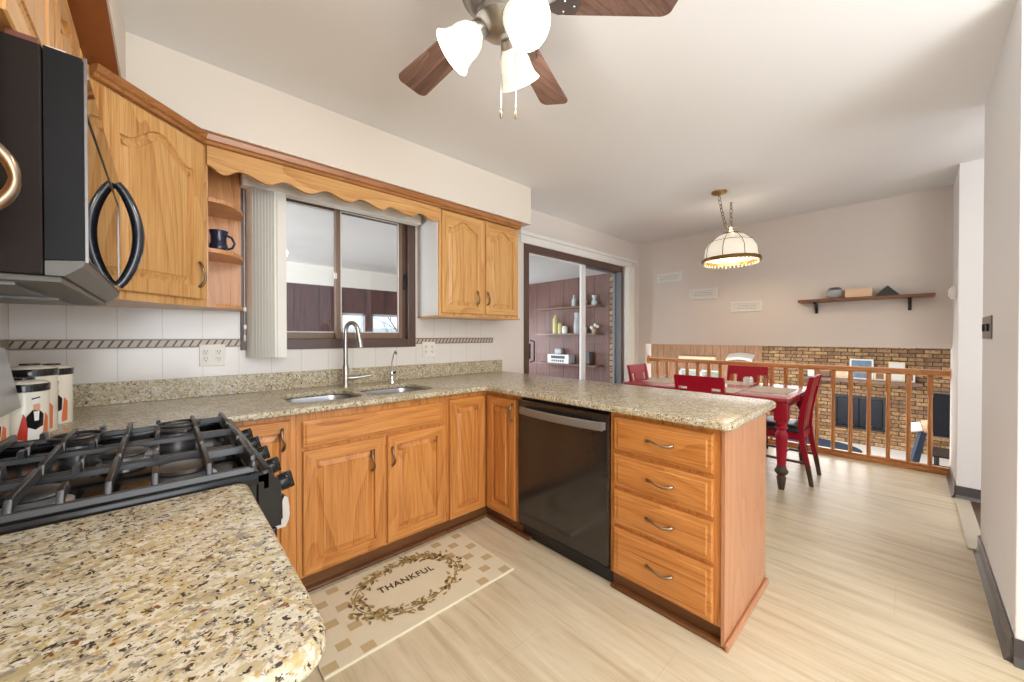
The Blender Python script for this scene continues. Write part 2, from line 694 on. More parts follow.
def rounded(x0, x1, y0, y1, r, seg=6, rs=None):
    rs = rs or (r, r, r, r)
    out = []
    for (cx, cy, a0, rr) in ((x1, y1, 0, rs[0]), (x0, y1, 90, rs[1]), (x0, y0, 180, rs[2]), (x1, y0, 270, rs[3])):
        sx = -1 if cx == x1 else 1
        sy = -1 if cy == y1 else 1
        ccx, ccy = cx + sx * rr, cy + sy * rr
        if rr < 1e-5:
            out.append((cx, cy))
            continue
        for k in range(seg + 1):
            a = math.radians(a0 + 90 * k / seg)
            out.append((ccx + rr * math.cos(a), ccy + rr * math.sin(a)))
    return out


def round_poly(pts, radii, seg=6):
    out = []
    n = len(pts)
    for i, (p, r) in enumerate(zip(pts, radii)):
        p = Vector(p)
        if r <= 0:
            out.append(tuple(p))
            continue
        a = (Vector(pts[i - 1]) - p).normalized()
        b = (Vector(pts[(i + 1) % n]) - p).normalized()
        s, e = p + a * r, p + b * r
        c = p + (a + b) * r
        for k in range(seg + 1):
            t = k / seg
            ang = t * PI / 2
            q = c - b * r * math.cos(ang) - a * r * math.sin(ang)
            out.append((q.x, q.y))
    return out


class Frame:
    """u across, v = world height, w outwards"""

    def __init__(s, ox, oy, u, w):
        s.o = Vector((ox, oy, 0))
        s.u = Vector((u[0], u[1], 0)).normalized()
        s.w = Vector((w[0], w[1], 0)).normalized()

    def __call__(s, u, v, w):
        return s.o + s.u * u + s.w * w + Vector((0, 0, v))


def inset_path(P, d):
    n = len(P)
    out = []
    for i in range(n):
        a, b, c = Vector(P[i - 1]), Vector(P[i]), Vector(P[(i + 1) % n])
        e1 = (b - a)
        e2 = (c - b)
        n1 = Vector((-e1.y, e1.x)).normalized()
        n2 = Vector((-e2.y, e2.x)).normalized()
        m = (n1 + n2)
        m = m / max(m.length_squared / 2, 0.4)
        out.append(tuple(b + m * d))
    return out


def raised_door(mb, fr, u0, u1, v0, v1, t=0.02, arch=0.0, rail=0.055, stile=0.055, nt=28):
    """frame and raised panel; material 0 upright grain, 1 crosswise grain"""
    a0, a1, b0 = u0 + stile, u1 - stile, v0 + rail
    b1 = v1 - rail
    inner, outer, tags = [], [], []

    def add(iu, iv, ou, ov, tg):
        inner.append((iu, iv)); outer.append((ou, ov)); tags.append(tg)
    for k in range(4):
        s = k / 4
        add(a0 + (a1 - a0) * s, b0, u0 + (u1 - u0) * s, v0, 1)
    zt = b1 - arch
    for k in range(4):
        s = k / 4
        add(a1, b0 + (zt - b0) * s, u1, v0 + (v1 - v0) * s, 0)
    for k in range(nt):
        s = k / nt
        if arch:
            q = min(max((s - 0.1) / 0.8, 0), 1)
            h = arch * (0.5 - 0.5 * math.cos(2 * PI * q)) ** 0.75
        else:
            h = 0
        add(a1 + (a0 - a1) * s, zt + h, u1 + (u0 - u1) * s, v1, 1)
    for k in range(4):
        s = k / 4
        add(a0, zt + (b0 - zt) * s, u0, v1 + (v0 - v1) * s, 0)
    n = len(inner)
    c = 0.004
    def clampin(p, d):
        return (min(max(p[0], u0 + d), u1 - d), min(max(p[1], v0 + d), v1 - d))
    O0 = [fr(u, v, 0) for u, v in outer]
    O1 = [fr(u, v, t - c) for u, v in outer]
    O2 = [fr(*clampin(p, c), t) for p in outer]
    I = [fr(u, v, t) for u, v in inner]
    J = [fr(u, v, t - 0.013) for u, v in inset_path(inner, 0.004)]
    K = [fr(u, v, t - 0.013) for u, v in inset_path(inner, 0.012)]
    w = min(0.026, (a1 - a0) * 0.2)
    L0 = [fr(u, v, t - 0.005) for u, v in inset_path(inner, 0.009 + w)]
    L = [fr(u, v, t - 0.001) for u, v in inset_path(inner, 0.011 + w)]
    vv = mb.loops([O0, O1, O2, I, J, K, L0, L])
    mb.bm.faces.ensure_lookup_table()
    fs = mb.bm.faces[-(7 * n + 2):]
    # third ring of faces = the visible frame
    for k in range(n):
        for ring in (1, 2, 3):
            f = fs[ring * n + k]
            f.material_index = 1 if tags[k] else 0


def flat_front(mb, fr, u0, u1, v0, v1, t=0.02, edge=0.012):
    """drawer front with a stepped raised field"""
    def rect(i, w):
        return [fr(u0 + i, v0 + i, w), fr(u1 - i, v0 + i, w), fr(u1 - i, v1 - i, w), fr(u0 + i, v1 - i, w)]
    mb.loops([rect(0, 0), rect(0, t - 0.008), rect(0.006, t - 0.004), rect(edge, t - 0.004), rect(edge + 0.006, t), ])


def pull(name, fr, u, v, parent, vertical=True, L=0.1, w0=0.02, mat='pewter'):
    """wavy bar pull with two feet"""
    mb = MB()
    pts, rs = [], []
    n = 14
    for i in range(n + 1):
        s = i / n
        a = (s - 0.5) * L
        out = w0 + 0.002 + 0.026 * math.sin(PI * s) ** 0.6
        sw = 0.006 * math.sin(2 * PI * s)
        pts.append(fr(u + sw, v + a, out) if vertical else fr(u + a, v - sw, out))
        rs.append(0.0045 + 0.003 * abs(math.cos(PI * s)) ** 2)
    mb.tube(pts, rs, 8)
    for s in (-1, 1):
        a = s * L * 0.5
        p0 = fr(u, v + a, w0 - 0.003) if vertical else fr(u + a, v, w0 - 0.003)
        p1 = fr(u, v + a, w0 + 0.006) if vertical else fr(u + a, v, w0 + 0.006)
        mb.tube([p0, p1], 0.008, 8)
    return mb.build(name, mat, parent, 50)


CE = 2.592      # ceiling
YW = 2.74       # window wall
XL = -0.51      # range wall
XF = 5.10       # hanging wall of the dining end
YR = -0.25      # right wall
CT = 0.92       # counter top
CU = 0.888      # counter underside

# ---------------------------------------------------------------- room shell
mb = MB(); mb.box(XL - 0.15, 5.27, -3.2, YW + 0.14, -0.12, 0.0)
struct('floor', mb, 'floor')
mb = MB(); mb.box(XL - 0.15, 5.27, -3.2, YW + 0.14, CE, CE + 0.12)
struct('ceiling', mb, 'ceiling_paint')
mb = MB()
mb.box(XL - 0.15, XL, -3.2, YW + 0.14, 0, CE)
struct('wall_left', mb, 'wall_paint')
mb = MB()   # window wall, pieces around the window and the patio door
wx0, wx1, wz0, wz1 = 0.345, 1.47, 1.185, 2.20
dx0, dx1, dz1 = 2.72, 4.64, 2.215
y0, y1 = YW, YW + 0.14
mb.box(XL, wx0, y0, y1, 0, CE)
mb.box(wx0, wx1, y0, y1, 0, wz0)
mb.box(wx0, wx1, y0, y1, wz1, CE)
mb.box(wx1, dx0, y0, y1, 0, CE)
mb.box(dx0, dx1, y0, y1, dz1, CE)
mb.box(dx1, 5.27, y0, y1, 0, CE)
struct('wall_back', mb, 'wall_paint')
mb = MB(); mb.box(XF, 5.27, 2.635, y0 - 0.001, 0, 1.147)
struct('wall_stub', mb, 'wall_paint')
mb = MB(); mb.box(XF, XF + 0.17, YR, YW, 1.147, CE)
struct('wall_far', mb, 'wall_paint')
mb = MB()
mb.box(2.39, 3.46, -0.40, -0.275, 0, CE, 0.004)
mb.box(4.50, 5.27, YR - 0.12, YR + 0.012, 0, CE, 0.004)
struct('wall_right', mb, 'white_paint')
mb = MB()
mb.box(5.15, 5.27, -1.6, YR - 0.12, 0, CE)
mb.box(2.39, 5.15, -1.72, -1.6, 0, CE)
struct('wall_hall', mb, 'white_paint')
mb = MB(); mb.box(2.39, 5.15, -1.6, YR - 0.125, 0.0, 0.006)
mb.box(3.475, 4.49, YR - 0.125, YR - 0.055, 0.0, 0.006)
struct('floor_hall', mb, 'dark_wood_floor')
mb = MB(); mb.box(3.475, 4.49, YR - 0.055, YR + 0.02, 0.0, 0.010, 0.003)
struct('trim_1', mb, 'threshold')


def baseboard(name, pts, inward):
    """cove base following a polyline"""
    mb = MB()
    prof = [(0, 0), (0.022, 0), (0.016, 0.012), (0.007, 0.03), (0.006, 0.098), (0, 0.1)]
    for (a, b) in zip(pts, pts[1:]):
        a = Vector((a[0], a[1], 0)); b = Vector((b[0], b[1], 0))
        d = (b - a).normalized()
        nrm = Vector((-d.y, d.x, 0)) * inward
        e = 0.006
        ra = [a - d * 0 + nrm * o + Vector((0, 0, h)) for o, h in prof]
        rb = [b + nrm * o + Vector((0, 0, h)) for o, h in prof]
        mb.loops([ra, rb])
    return struct(name, mb, 'baseboard_dark')


baseboard('baseboard_right', [(2.386, -0.40), (2.386, -0.271), (3.464, -0.271), (3.464, -0.40)], 1)
baseboard('baseboard_hall', [(4.496, YR - 0.12), (4.496, YR + 0.016), (5.13, YR + 0.016)], 1)
baseboard('baseboard_back', [(5.1, 2.635), (5.1, YW), (4.88, YW)], 1)

# soffit above the wall cabinets
mb = MB()
SZ = 2.266
mb.box(XL, 2.43, 2.355, YW, SZ, CE)
mb.box(XL, -0.115, -1.2, 2.355, SZ, CE)
struct('trim_2', mb, 'soffit_paint')
mb = MB()
mb.box(XL, 2.33, 2.37, YW, SZ - 0.008, SZ)
mb.box(XL, -0.12, -1.2, 2.37, SZ - 0.008, SZ)
struct('trim_3', mb, 'oak_trim_dark')

# tiled splashback with rope border
mb = MB()
for (a, b) in ((XL, wx0 + 0.0), (wx1 + 0.01, 2.30)):
    mb.box(a, b, YW - 0.006, YW, CT, 1.195)
    mb.box(a, b, YW - 0.006, YW, 1.245, 1.42)
mb.box(wx0, wx1 + 0.01, YW - 0.006, YW, CT, 1.185)
mb.box(XL, XL + 0.006, 0.3, YW - 0.006, CT, 1.195)
mb.box(XL, XL + 0.006, 0.3, YW - 0.006, 1.245, 1.42)
struct('trim_4', mb, 'tile')
mb = MB()
for (a, b) in ((XL, wx0 + 0.0), (wx1 + 0.01, 2.30)):
    mb.box(a, b, YW - 0.009, YW, 1.195, 1.245)
mb.box(XL, XL + 0.009, 0.3, YW - 0.009, 1.195, 1.245)
struct('trim_5', mb, 'border')

# ---------------------------------------------------------------- kitchen window
mb = MB()
fo = YW - 0.02
T = 0.055
mb.box(wx0 - 0.01, wx0 + T, fo, YW + 0.13, wz0 - 0.01, wz1 + 0.01, 0.003)
mb.box(wx1 - T, wx1 + 0.01, fo, YW + 0.13, wz0 - 0.01, wz1 + 0.01, 0.003)
mb.box(wx0 + T, wx1 - T, fo, YW + 0.13, wz0 - 0.01, wz0 + T, 0.003)
mb.box(wx0 + T, wx1 - T, fo, YW + 0.13, wz1 - 0.045, wz1 + 0.01, 0.003)
mb.box(wx1 - T - 0.03, wx1 - T, YW + 0.02, YW + 0.1, wz0 + T, wz1 - 0.045, 0.002)
win = struct('window_1', mb, 'brown_vinyl')
mb = MB()
for (a, b, yy) in ((wx0 + T, 0.925, YW + 0.075), (0.885, wx1 - T - 0.03, YW + 0.035)):
    s = 0.032
    mb.box(a, a + s, yy - 0.015, yy + 0.015, wz0 + T, wz1 - 0.045, 0.003)
    mb.box(b - s, b, yy - 0.015, yy + 0.015, wz0 + T, wz1 - 0.045, 0.003)
    mb.box(a + s, b - s, yy - 0.015, yy + 0.015, wz0 + T, wz0 + T + 0.045, 0.003)
    mb.box(a + s, b - s, yy - 0.015, yy + 0.015, wz1 - 0.045 - 0.012, wz1 - 0.045, 0.002)
mb.build('sash', 'brown_vinyl_light', win)
mb = MB()
for (a, b, yy) in ((wx0 + T, 0.925, YW + 0.06), (0.885, wx1 - T - 0.03, YW + 0.02)):
    s = 0.032
    mb.box(b - s - 0.006 if a < 0.6 else a + s, b - s if a < 0.6 else a + s + 0.006, yy - 0.004, yy, wz0 + T + 0.045, wz1 - 0.057)
    mb.box(b - s - 0.006, b - s, yy - 0.004, yy, wz0 + T + 0.045, wz1 - 0.057)
    mb.box(a + s, b - s, yy - 0.004, yy, wz1 - 0.063, wz1 - 0.057)
    mb.box(a + s, b - s, yy - 0.004, yy, wz0 + T + 0.045, wz0 + T + 0.051)
mb.build('glazing_bead', 'alu_white', win)
mb = MB()
mb.box(wx0 + T + 0.03, 0.895, YW + 0.073, YW + 0.077, wz0 + T + 0.04, wz1 - 0.055)
mb.box(0.915, wx1 - T - 0.06, YW + 0.033, YW + 0.037, wz0 + T + 0.04, wz1 - 0.055)
mb.build('glass_pane', 'window_glass', win)
mb = MB()
mb.tube([(1.40, YW + 0.012, 1.64), (1.40, YW - 0.002, 1.67), (1.40, YW - 0.002, 1.71), (1.40, YW + 0.012, 1.735)], 0.007, 8)
mb.box(1.39, 1.41, YW + 0.01, YW + 0.022, 1.625, 1.75, 0.002)
tag(mb.build('latch', 'black_plastic', win, 50), 'black sash latch')
mb = MB(); mb.box(0.872, 0.888, YW + 0.0, YW + 0.02, 1.66, 1.70, 0.003)
tag(mb.build('catch', 'alu_white', win), 'white sash catch')

# vertical blinds stacked at the left of the window, with their head rail
bl = thing('vertical_blinds', (0.9, 2.68, wz0), 'white vertical blinds drawn to the left side of the kitchen window', 'blinds')
mb = MB(); mb.box(0.335, 1.485, 2.635, 2.715, 2.135, 2.205, 0.004)
mb.build('head_rail', 'blind_white', bl)
for i in range(9):
    x = 0.372 + i * 0.0145
    mb = MB()
    a = math.radians(74 - i * 2)
    w = 0.040
    dx, dy = math.cos(a) * w, math.sin(a) * w
    dy = min(dy, 0.04)
    n = []
    for s in range(5):
        q = s / 4 * 2 - 1
        n.append((x + dx * q - 0.004 * (1 - q * q) * 1, 2.672 - dy * q + 0.0))
    ring = lambda z: [(px, py, z) for px, py in n] + [(px + 0.0012, py, z) for px, py in n[::-1]]
    mb.loops([ring(1.132), ring(2.135)])
    mb.build('vane', 'blind_white', bl)
mb = MB(); mb.box(0.495, 0.558, 2.644, 2.648, 1.13, 2.135)
mb.build('vane', 'blind_white', bl)
mb = MB()
mb.tube([(0.352, 2.70, 2.14), (0.352, 2.70, 1.25)], 0.0018, 5)
mb.lathe([(0.002, 0), (0.006, 0.01), (0.006, 0.035), (0.002, 0.045)], (0.352, 2.70, 1.225), 8)
mb.box(0.345, 0.36, 2.69, 2.712, 1.30, 1.325, 0.002)
mb.box(0.345, 0.36, 2.69, 2.712, 1.405, 1.43, 0.002)
tag(mb.build('pull_cord', 'white_plastic', bl), 'white pull cord with cleats')

# ---------------------------------------------------------------- patio door
mb = MB()
yo = YW - 0.012
mb.box(dx0, dx0 + 0.07, yo, YW + 0.13, 0, dz1, 0.004)
mb.box(dx1 - 0.03, dx1, yo, YW + 0.13, 0, dz1, 0.004)
mb.box(dx0 + 0.07, dx1 - 0.05, yo, YW + 0.13, dz1 - 0.075, dz1, 0.004)
mb.box(dx0 + 0.07, dx1 - 0.05, yo, YW + 0.13, 0, 0.03, 0.003)
door = struct('door_1', mb, 'brown_vinyl')
mb = MB(); mb.box(dx1 - 0.036, dx1 - 0.030, YW + 0.0, YW + 0.13, 0.03, dz1 - 0.075)
mb.build('jamb_liner', 'grey_track', door)
mb = MB()
pa, pb, pc, pd = dx0 + 0.07, 3.83, 3.84, dx1 - 0.03
zb, zt = 0.03, dz1 - 0.075
yy = YW + 0.045
mb.box(pb - 0.08, pb, yy - 0.018, yy + 0.018, zb, zt, 0.004)
mb.box(pa, pa + 0.035, yy - 0.018, yy + 0.018, zb, zt, 0.003)
mb.box(pa + 0.035, pb - 0.08, yy - 0.018, yy + 0.018, zt - 0.02, zt, 0.003)
mb.box(pa + 0.035, pb - 0.08, yy - 0.018, yy + 0.018, zb, zb + 0.08, 0.003)
mb.build('sliding_panel', 'alu_white', door)
mb = MB()
yy = YW + 0.095
mb.box(pc, pc + 0.05, yy - 0.018, yy + 0.018, zb, zt, 0.003)
mb.box(pd - 0.035, pd, yy - 0.018, yy + 0.018, zb, zt, 0.003)
mb.box(pc + 0.05, pd - 0.035, yy - 0.018, yy + 0.018, zt - 0.02, zt, 0.003)
mb.box(pc + 0.05, pd - 0.035, yy - 0.018, yy + 0.018, zb, zb + 0.08, 0.003)
mb.build('fixed_panel', 'grey_track', door)
mb = MB()
mb.box(pa + 0.03, pb - 0.095, YW + 0.043, YW + 0.047, zb + 0.07, zt - 0.015)
mb.box(pc + 0.045, pd - 0.03, YW + 0.093, YW + 0.097, zb + 0.07, zt - 0.015)
mb.build('glass_pane', 'window_glass', door)
mb = MB()
hx = pa + 0.05
mb.tube([(hx, YW + 0.02, 0.985), (hx, YW - 0.035, 1.0), (hx, YW - 0.035, 1.20), (hx, YW + 0.02, 1.215)], 0.008, 8)
mb.box(hx - 0.045, hx - 0.02, YW - 0.005, YW + 0.03, 1.02, 1.18, 0.004)
tag(mb.build('door_handle', 'black_plastic', door, 50), 'dark door handle')
mb = MB()
mb.box(4.655, 4.83, YW - 0.075, YW - 0.02, 0.06, 2.214)
for i in range(6):
    mb.box(4.66 + i * 0.029, 4.664 + i * 0.029, YW - 0.088, YW - 0.07, 0.06, 2.214)
tag(mb.build('door_blinds', 'blind_white'), 'white vertical blinds stacked at the right side of the patio door', 'blinds')
mb = MB()
mb.box(2.64, 4.98, YW - 0.045, YW, 2.295, 2.335, 0.006)
mb.box(2.66, 4.86, YW - 0.02, YW, 2.217, 2.295, 0.003)
tag(mb.build('blind_rail', 'white_plastic'), 'long white head rail mounted over the sliding patio door', 'blind rail')

# ---------------------------------------------------------------- counters
# main worktop: left corner, sink run and peninsula, one slab with two sink holes
pts = [(XL, YW), (XL, 1.845), (0.145, 1.845), (0.145, 1.97), (1.592, 1.97), (1.592, 0.475), (2.375, 0.475), (2.40, YW)]
rad = [0, 0, 0.0, 0.0, 0.03, 0.03, 0.09, 0]
outer = round_poly(pts, rad)
outer = [p for q, p in enumerate(outer) if (Vector(p) - Vector(outer[q - 1])).length > 1e-6]
if sum(a[0] * b[1] - b[0] * a[1] for a, b in zip(outer, outer[1:] + outer[:1])) < 0:
    outer = outer[::-1]
h1 = rounded(0.475, 0.845, 2.115, 2.50, 0.09)
h2 = rounded(0.885, 1.305, 2.115, 2.50, 0.09)
ct = slab('countertop', [outer, h1[::-1], h2[::-1]], CU, CT, 0.010, 'granite')
tag(ct, 'beige speckled granite worktop running under the window and out over the peninsula', 'countertop')
mb = MB()
mb.box(XL + 0.006, 2.40, YW - 0.028, YW - 0.007, CT, 1.03, 0.002)
tag(mb.build('splashback', 'granite'), 'low speckled granite upstand along the tiles behind the sink', 'splashback')
ct2 = slab('countertop', [round_poly([(XL, 0.44), (0.142, 0.44), (0.142, 1.068), (XL, 1.068)], [0, 0.05, 0.022, 0])], CU - 0.004, CT, 0.012, 'granite')
tag(ct2, 'beige speckled granite worktop in the foreground, on the near side of the range', 'countertop')

# sink bowls
sk = thing('sink', (0.89, 2.30, CU - 0.2), 'double stainless steel sink sunk into the granite under the window', 'sink')


def bowl(x0, x1, y0, y1, depth):
    mb = MB()
    rings = []
    for (i, z) in ((-0.012, CU - 0.001), (0.0, CU - 0.001), (0.004, CU - 0.03), (0.012, CU - depth + 0.03), (0.035, CU - depth), (0.12, CU - depth - 0.004)):
        rings.append([(x, y, z) for x, y in rounded(x0 + i, x1 - i, y0 + i, y1 - i, max(0.09 - i * 0.4, 0.02))])
    mb.loops(rings, False, True)
    mb.build('bowl', 'granite_sink_steel', sk, 60, recalc=False)
    mb = MB()
    mb.lathe([(0.045, 0), (0.045, 0.004), (0.03, 0.006), (0.028, 0.001)], ((x0 + x1) / 2, (y0 + y1) / 2, CU - depth - 0.003), 16)
    mb.build('drain', 'chrome', sk, 50)


bowl(0.475, 0.845, 2.115, 2.50, 0.2)
bowl(0.885, 1.305, 2.115, 2.50, 0.2)

# faucet
fx, fy = 0.885, 2.575
fc = thing('faucet', (fx, fy, CT), 'tall brushed nickel pull-down faucet standing behind the sink', 'faucet')
mb = MB()
mb.lathe([(0.028, 0), (0.028, 0.004), (0.02, 0.012), (0.0195, 0.14), (0.016, 0.15)], (fx, fy, CT), 20)
pts = []
R = 0.044
d = Vector((0.62, -0.78, 0)).normalized()
base = Vector((fx, fy, CT))
for z in (0.14, 0.25, 0.372):
    pts.append(base + Vector((0, 0, z)))
for k in range(1, 13):
    a = PI * k / 12 * 0.97
    pts.append(base + d * (R - R * math.cos(a)) + Vector((0, 0, 0.372 + R * 1.25 * math.sin(a))))
mb.tube(pts, 0.0145, 12)
mb.build('spout', 'nickel', fc, 50)
e = pts[-1]
dd = (pts[-1] - pts[-2]).normalized()
mb = MB()
mb.tube([e - dd * 0.01, e + dd * 0.02, e + dd * 0.09, e + dd * 0.115], [0.015, 0.018, 0.022, 0.020], 14)
mb.build('spray_head', 'nickel', fc, 50)
mb = MB()
h0 = base + Vector((0, 0, 0.06))
hd = Vector((0.93, -0.35, 0))
mb.tube([h0, h0 + hd * 0.03, h0 + hd * 0.055], [0.017, 0.019, 0.017], 12)
mb.tube([h0 + hd * 0.05, h0 + hd * 0.10 + Vector((0, 0, 0.004)), h0 + hd * 0.16 + Vector((0, 0, 0.012))], [0.015, 0.011, 0.008], 10)
mb.build('lever', 'nickel', fc, 50)
sx, sy = 1.195, 2.545
sd = thing('side_sprayer', (sx, sy, CT), 'slim dark and chrome water dispenser standing right of the faucet', 'dispenser')
mb = MB()
mb.lathe([(0.02, 0), (0.02, 0.01), (0.013, 0.02), (0.012, 0.06), (0.014, 0.075), (0.01, 0.09)], (sx, sy, CT), 16)
mb.build('base', 'chrome', sd, 50)
mb = MB()
mb.tube([(sx, sy, CT + 0.085), (sx + 0.002, sy, CT + 0.15), (sx + 0.01, sy - 0.01, CT + 0.21), (sx + 0.018, sy - 0.02, CT + 0.232), (sx + 0.022, sy - 0.03, CT + 0.21)], [0.006, 0.005, 0.005, 0.006, 0.008], 10)
mb.build('spout', 'nickel', sd, 50)
mb = MB(); mb.tube([(sx, sy, CT + 0.07), (sx + 0.02, sy - 0.025, CT + 0.085)], [0.008, 0.006], 8)
tag(mb.build('lever', 'black_plastic', sd, 50), 'black lever')

# ---------------------------------------------------------------- base cabinets
FW = Frame(0, 2.02, (1, 0), (0, -1))        # window run fronts, u = x
FP = Frame(1.64, 0, (0, 1), (-1, 0))        # peninsula fronts, u = y


def base_unit_x(name, x0, x1, label, shoe=True):
    t = thing(name, ((x0 + x1) / 2, 2.36, 0), label, 'cabinet', None)
    mb = MB()
    mb.box(x0, x1, 2.02, YW - 0.03, 0.08, CU - 0.002 if name != 'sink_cabinet' else 0.60)
    if name == 'sink_cabinet':
        mb.box(x0, x1, 2.02, 2.09, 0.60, CU - 0.002)
    mb.build('body', 'oak_base_z', t)
    mb = MB()
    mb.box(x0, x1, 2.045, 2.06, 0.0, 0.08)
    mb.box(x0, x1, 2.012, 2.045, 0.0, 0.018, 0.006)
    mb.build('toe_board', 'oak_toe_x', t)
    return t


def add_door(t, fr, u0, u1, v0, v1, fam, cross, arch=0.0, hu=None, hv=None, vert=True, rail=0.055, L=0.1):
    mb = MB()
    raised_door(mb, fr, u0, u1, v0, v1, 0.02, arch, rail, min(0.055, (u1 - u0) * 0.2))
    d = mb.build('door', [fam + '_z', fam + '_' + cross], t)
    if hu is not None:
        pull('handle', fr, hu, hv, d, vert, L)
    return d


lc = base_unit_x('corner_base_cabinet', 0.215, 0.462, 'oak base cabinet with one narrow door, between the range and the sink doors')
add_door(lc, FW, 0.235, 0.436, 0.09, 0.862, 'oak_base', 'x', 0, 0.402, 0.775)
sc_ = base_unit_x('sink_cabinet', 0.464, 1.312, 'wide oak sink cabinet with two doors under a long drawer-like panel')
mb = MB(); flat_front(mb, FW, 0.488, 1.276, 0.716, 0.846)
mb.build('false_drawer_front', 'oak_base_x', sc_)
add_door(sc_, FW, 0.488, 0.897, 0.095, 0.70, 'oak_base', 'x', 0, 0.826, 0.58)
add_door(sc_, FW, 0.915, 1.290, 0.095, 0.70, 'oak_base', 'x', 0, 0.942, 0.58)
# inner corner cabinet with two doors meeting at a right angle
cc = thing('inside_corner_cabinet', (1.9, 2.3, 0), 'oak corner cabinet with two narrow doors meeting in the angle beside the dishwasher', 'cabinet')
mb = MB()
mb.prism([(1.314, 2.02), (1.64, 2.02), (1.64, 1.682), (2.24, 1.682), (2.24, YW - 0.03), (1.314, YW - 0.03)], lambda u, v, t: (u, v, t), 0.08, CU - 0.002)
mb.build('body', 'oak_base_z', cc)
mb = MB()
mb.box(1.314, 1.675, 2.045, 2.06, 0, 0.08)
mb.box(1.665, 1.68, 1.682, 2.045, 0, 0.08)
mb.box(1.314, 1.65, 2.012, 2.045, 0, 0.018, 0.006)
mb.box(1.632, 1.665, 1.60, 2.012, 0, 0.018, 0.006)
mb.build('toe_board', 'oak_toe_x', cc)
add_door(cc, FW, 1.328, 1.612, 0.085, 0.855, 'oak_base', 'x')
add_door(cc, FP, 1.712, 1.992, 0.085, 0.855, 'oak_base', 'y', 0, 1.738, 0.775)

# dishwasher
dw = thing('dishwasher', (1.94, 1.35, 0), 'black dishwasher with a curved grey bar handle, set into the peninsula', 'dishwasher')
mb = MB(); mb.box(1.655, 2.22, 1.032, 1.678, 0.09, CU - 0.012)
mb.build('body', 'black_plastic', dw)
mb = MB(); mb.box(1.616, 1.655, 1.034, 1.676, 0.105, 0.866, 0.003)
mb.build('door', 'dw_black', dw)
mb = MB(); mb.box(1.665, 1.69, 1.034, 1.676, 0.0, 0.098, 0.003)
mb.box(1.62, 1.665, 1.034, 1.676, 0.085, 0.10, 0.002)
mb.build('toe_panel', 'black_plastic', dw)
mb = MB()
rings = []
for i in range(15):
    s = i / 14
    y = 1.05 + s * 0.585
    x = 1.592 - 0.030 * math.sin(PI * s) ** 0.8
    rings.append([(x, y, 0.785), (x - 0.008, y, 0.790), (x - 0.008, y, 0.826), (x, y, 0.831), (x + 0.01, y, 0.826), (x + 0.01, y, 0.79)])
mb.loops(rings)
for y in (1.058, 1.627):
    mb.box(1.595, 1.620, y - 0.012, y + 0.012, 0.79, 0.826)
tag(mb.build('handle', 'dw_handle', dw, 40), 'grey metal bar handle')

# drawer cabinet
dc = thing('drawer_cabinet', (1.93, 0.77, 0), 'oak cabinet with four drawers at the end of the peninsula', 'cabinet')
mb = MB(); mb.box(1.64, 2.235, 0.52, 1.03, 0.08, CU - 0.002)
mb.build('body', 'oak_base_z', dc)
mb = MB(); mb.box(1.632, 2.24, 0.506, 0.519, 0.0, CU - 0.002)
tag(mb.build('end_panel', 'oak_end_z', dc), 'plain pinkish end panel')
mb = MB()
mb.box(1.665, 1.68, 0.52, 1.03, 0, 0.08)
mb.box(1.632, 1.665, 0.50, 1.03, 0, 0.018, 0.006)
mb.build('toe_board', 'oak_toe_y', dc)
mb = MB(); mb.box(1.626, 2.246, 0.490, 0.506, 0, 0.03, 0.006)
mb.build('shoe_molding', 'oak_end_x', dc)
mb = MB(); mb.box(2.236, 2.246, 0.51, 1.98, 0, CU - 0.002)
mb.build('back_panel', 'oak_end_z', dc)
for (v0, v1) in ((0.698, 0.862), (0.522, 0.678), (0.338, 0.502), (0.090, 0.318)):
    mb = MB(); flat_front(mb, FP, 0.549, 1.006, v0, v1, 0.02, 0.02)
    d = mb.build('drawer', 'oak_base_y', dc)
    pull('handle', FP, 0.77, (v0 + v1) / 2 + 0.0, d, False, 0.115)

# near base cabinet under the foreground counter
nc = thing('near_base_cabinet', (-0.2, 0.75, 0), 'oak base cabinet under the foreground worktop beside the range', 'cabinet')
mb = MB(); mb.box(XL + 0.01, 0.085, 0.46, 1.055, 0.08, CU - 0.006)
mb.build('body', 'oak_base_z', nc)
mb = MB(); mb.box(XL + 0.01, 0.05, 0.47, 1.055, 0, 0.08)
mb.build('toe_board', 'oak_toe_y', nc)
FN = Frame(0.085, 0, (0, 1), (1, 0))
d = add_door(nc, FN, 0.475, 1.04, 0.095, 0.70, 'oak_base', 'y', 0, 1.0, 0.6)
mb = MB(); flat_front(mb, FN, 0.475, 1.04, 0.716, 0.86, 0.02, 0.02)
d = mb.build('drawer', 'oak_base_y', nc)
pull('handle', FN, 0.76, 0.79, d, False, 0.11)

# ---------------------------------------------------------------- wall cabinets
UB, UT = 1.405, 2.21
FU = Frame(0, 2.42, (1, 0), (0, -1))
uc = thing('wall_cabinet', (1.92, 2.58, UB), 'oak wall cabinet with two arched doors, right of the kitchen window', 'cabinet')
mb = MB()
mb.box(1.512, 2.33, 2.42, YW - 0.008, UB + 0.012, SZ - 0.01)
mb.build('body', 'oak_upper_z', uc)
mb = MB(); mb.box(1.506, 1.512, 2.438, YW - 0.008, UB + 0.012, SZ - 0.01)
tag(mb.build('side_panel', 'cabinet_side_white', uc), 'pale side panel facing the window')
mb = MB(); mb.box(1.50, 2.34, 2.405, YW - 0.008, UB, UB + 0.012, 0.003)
mb.build('bottom_rail', 'oak_upper_x', uc)
add_door(uc, FU, 1.527, 1.915, 1.437, 2.205, 'oak_upper', 'x', 0.062, 1.858, 1.568, True, 0.055)
add_door(uc, FU, 1.948, 2.312, 1.437, 2.205, 'oak_upper', 'x', 0.062, 1.962, 1.568, True, 0.055)

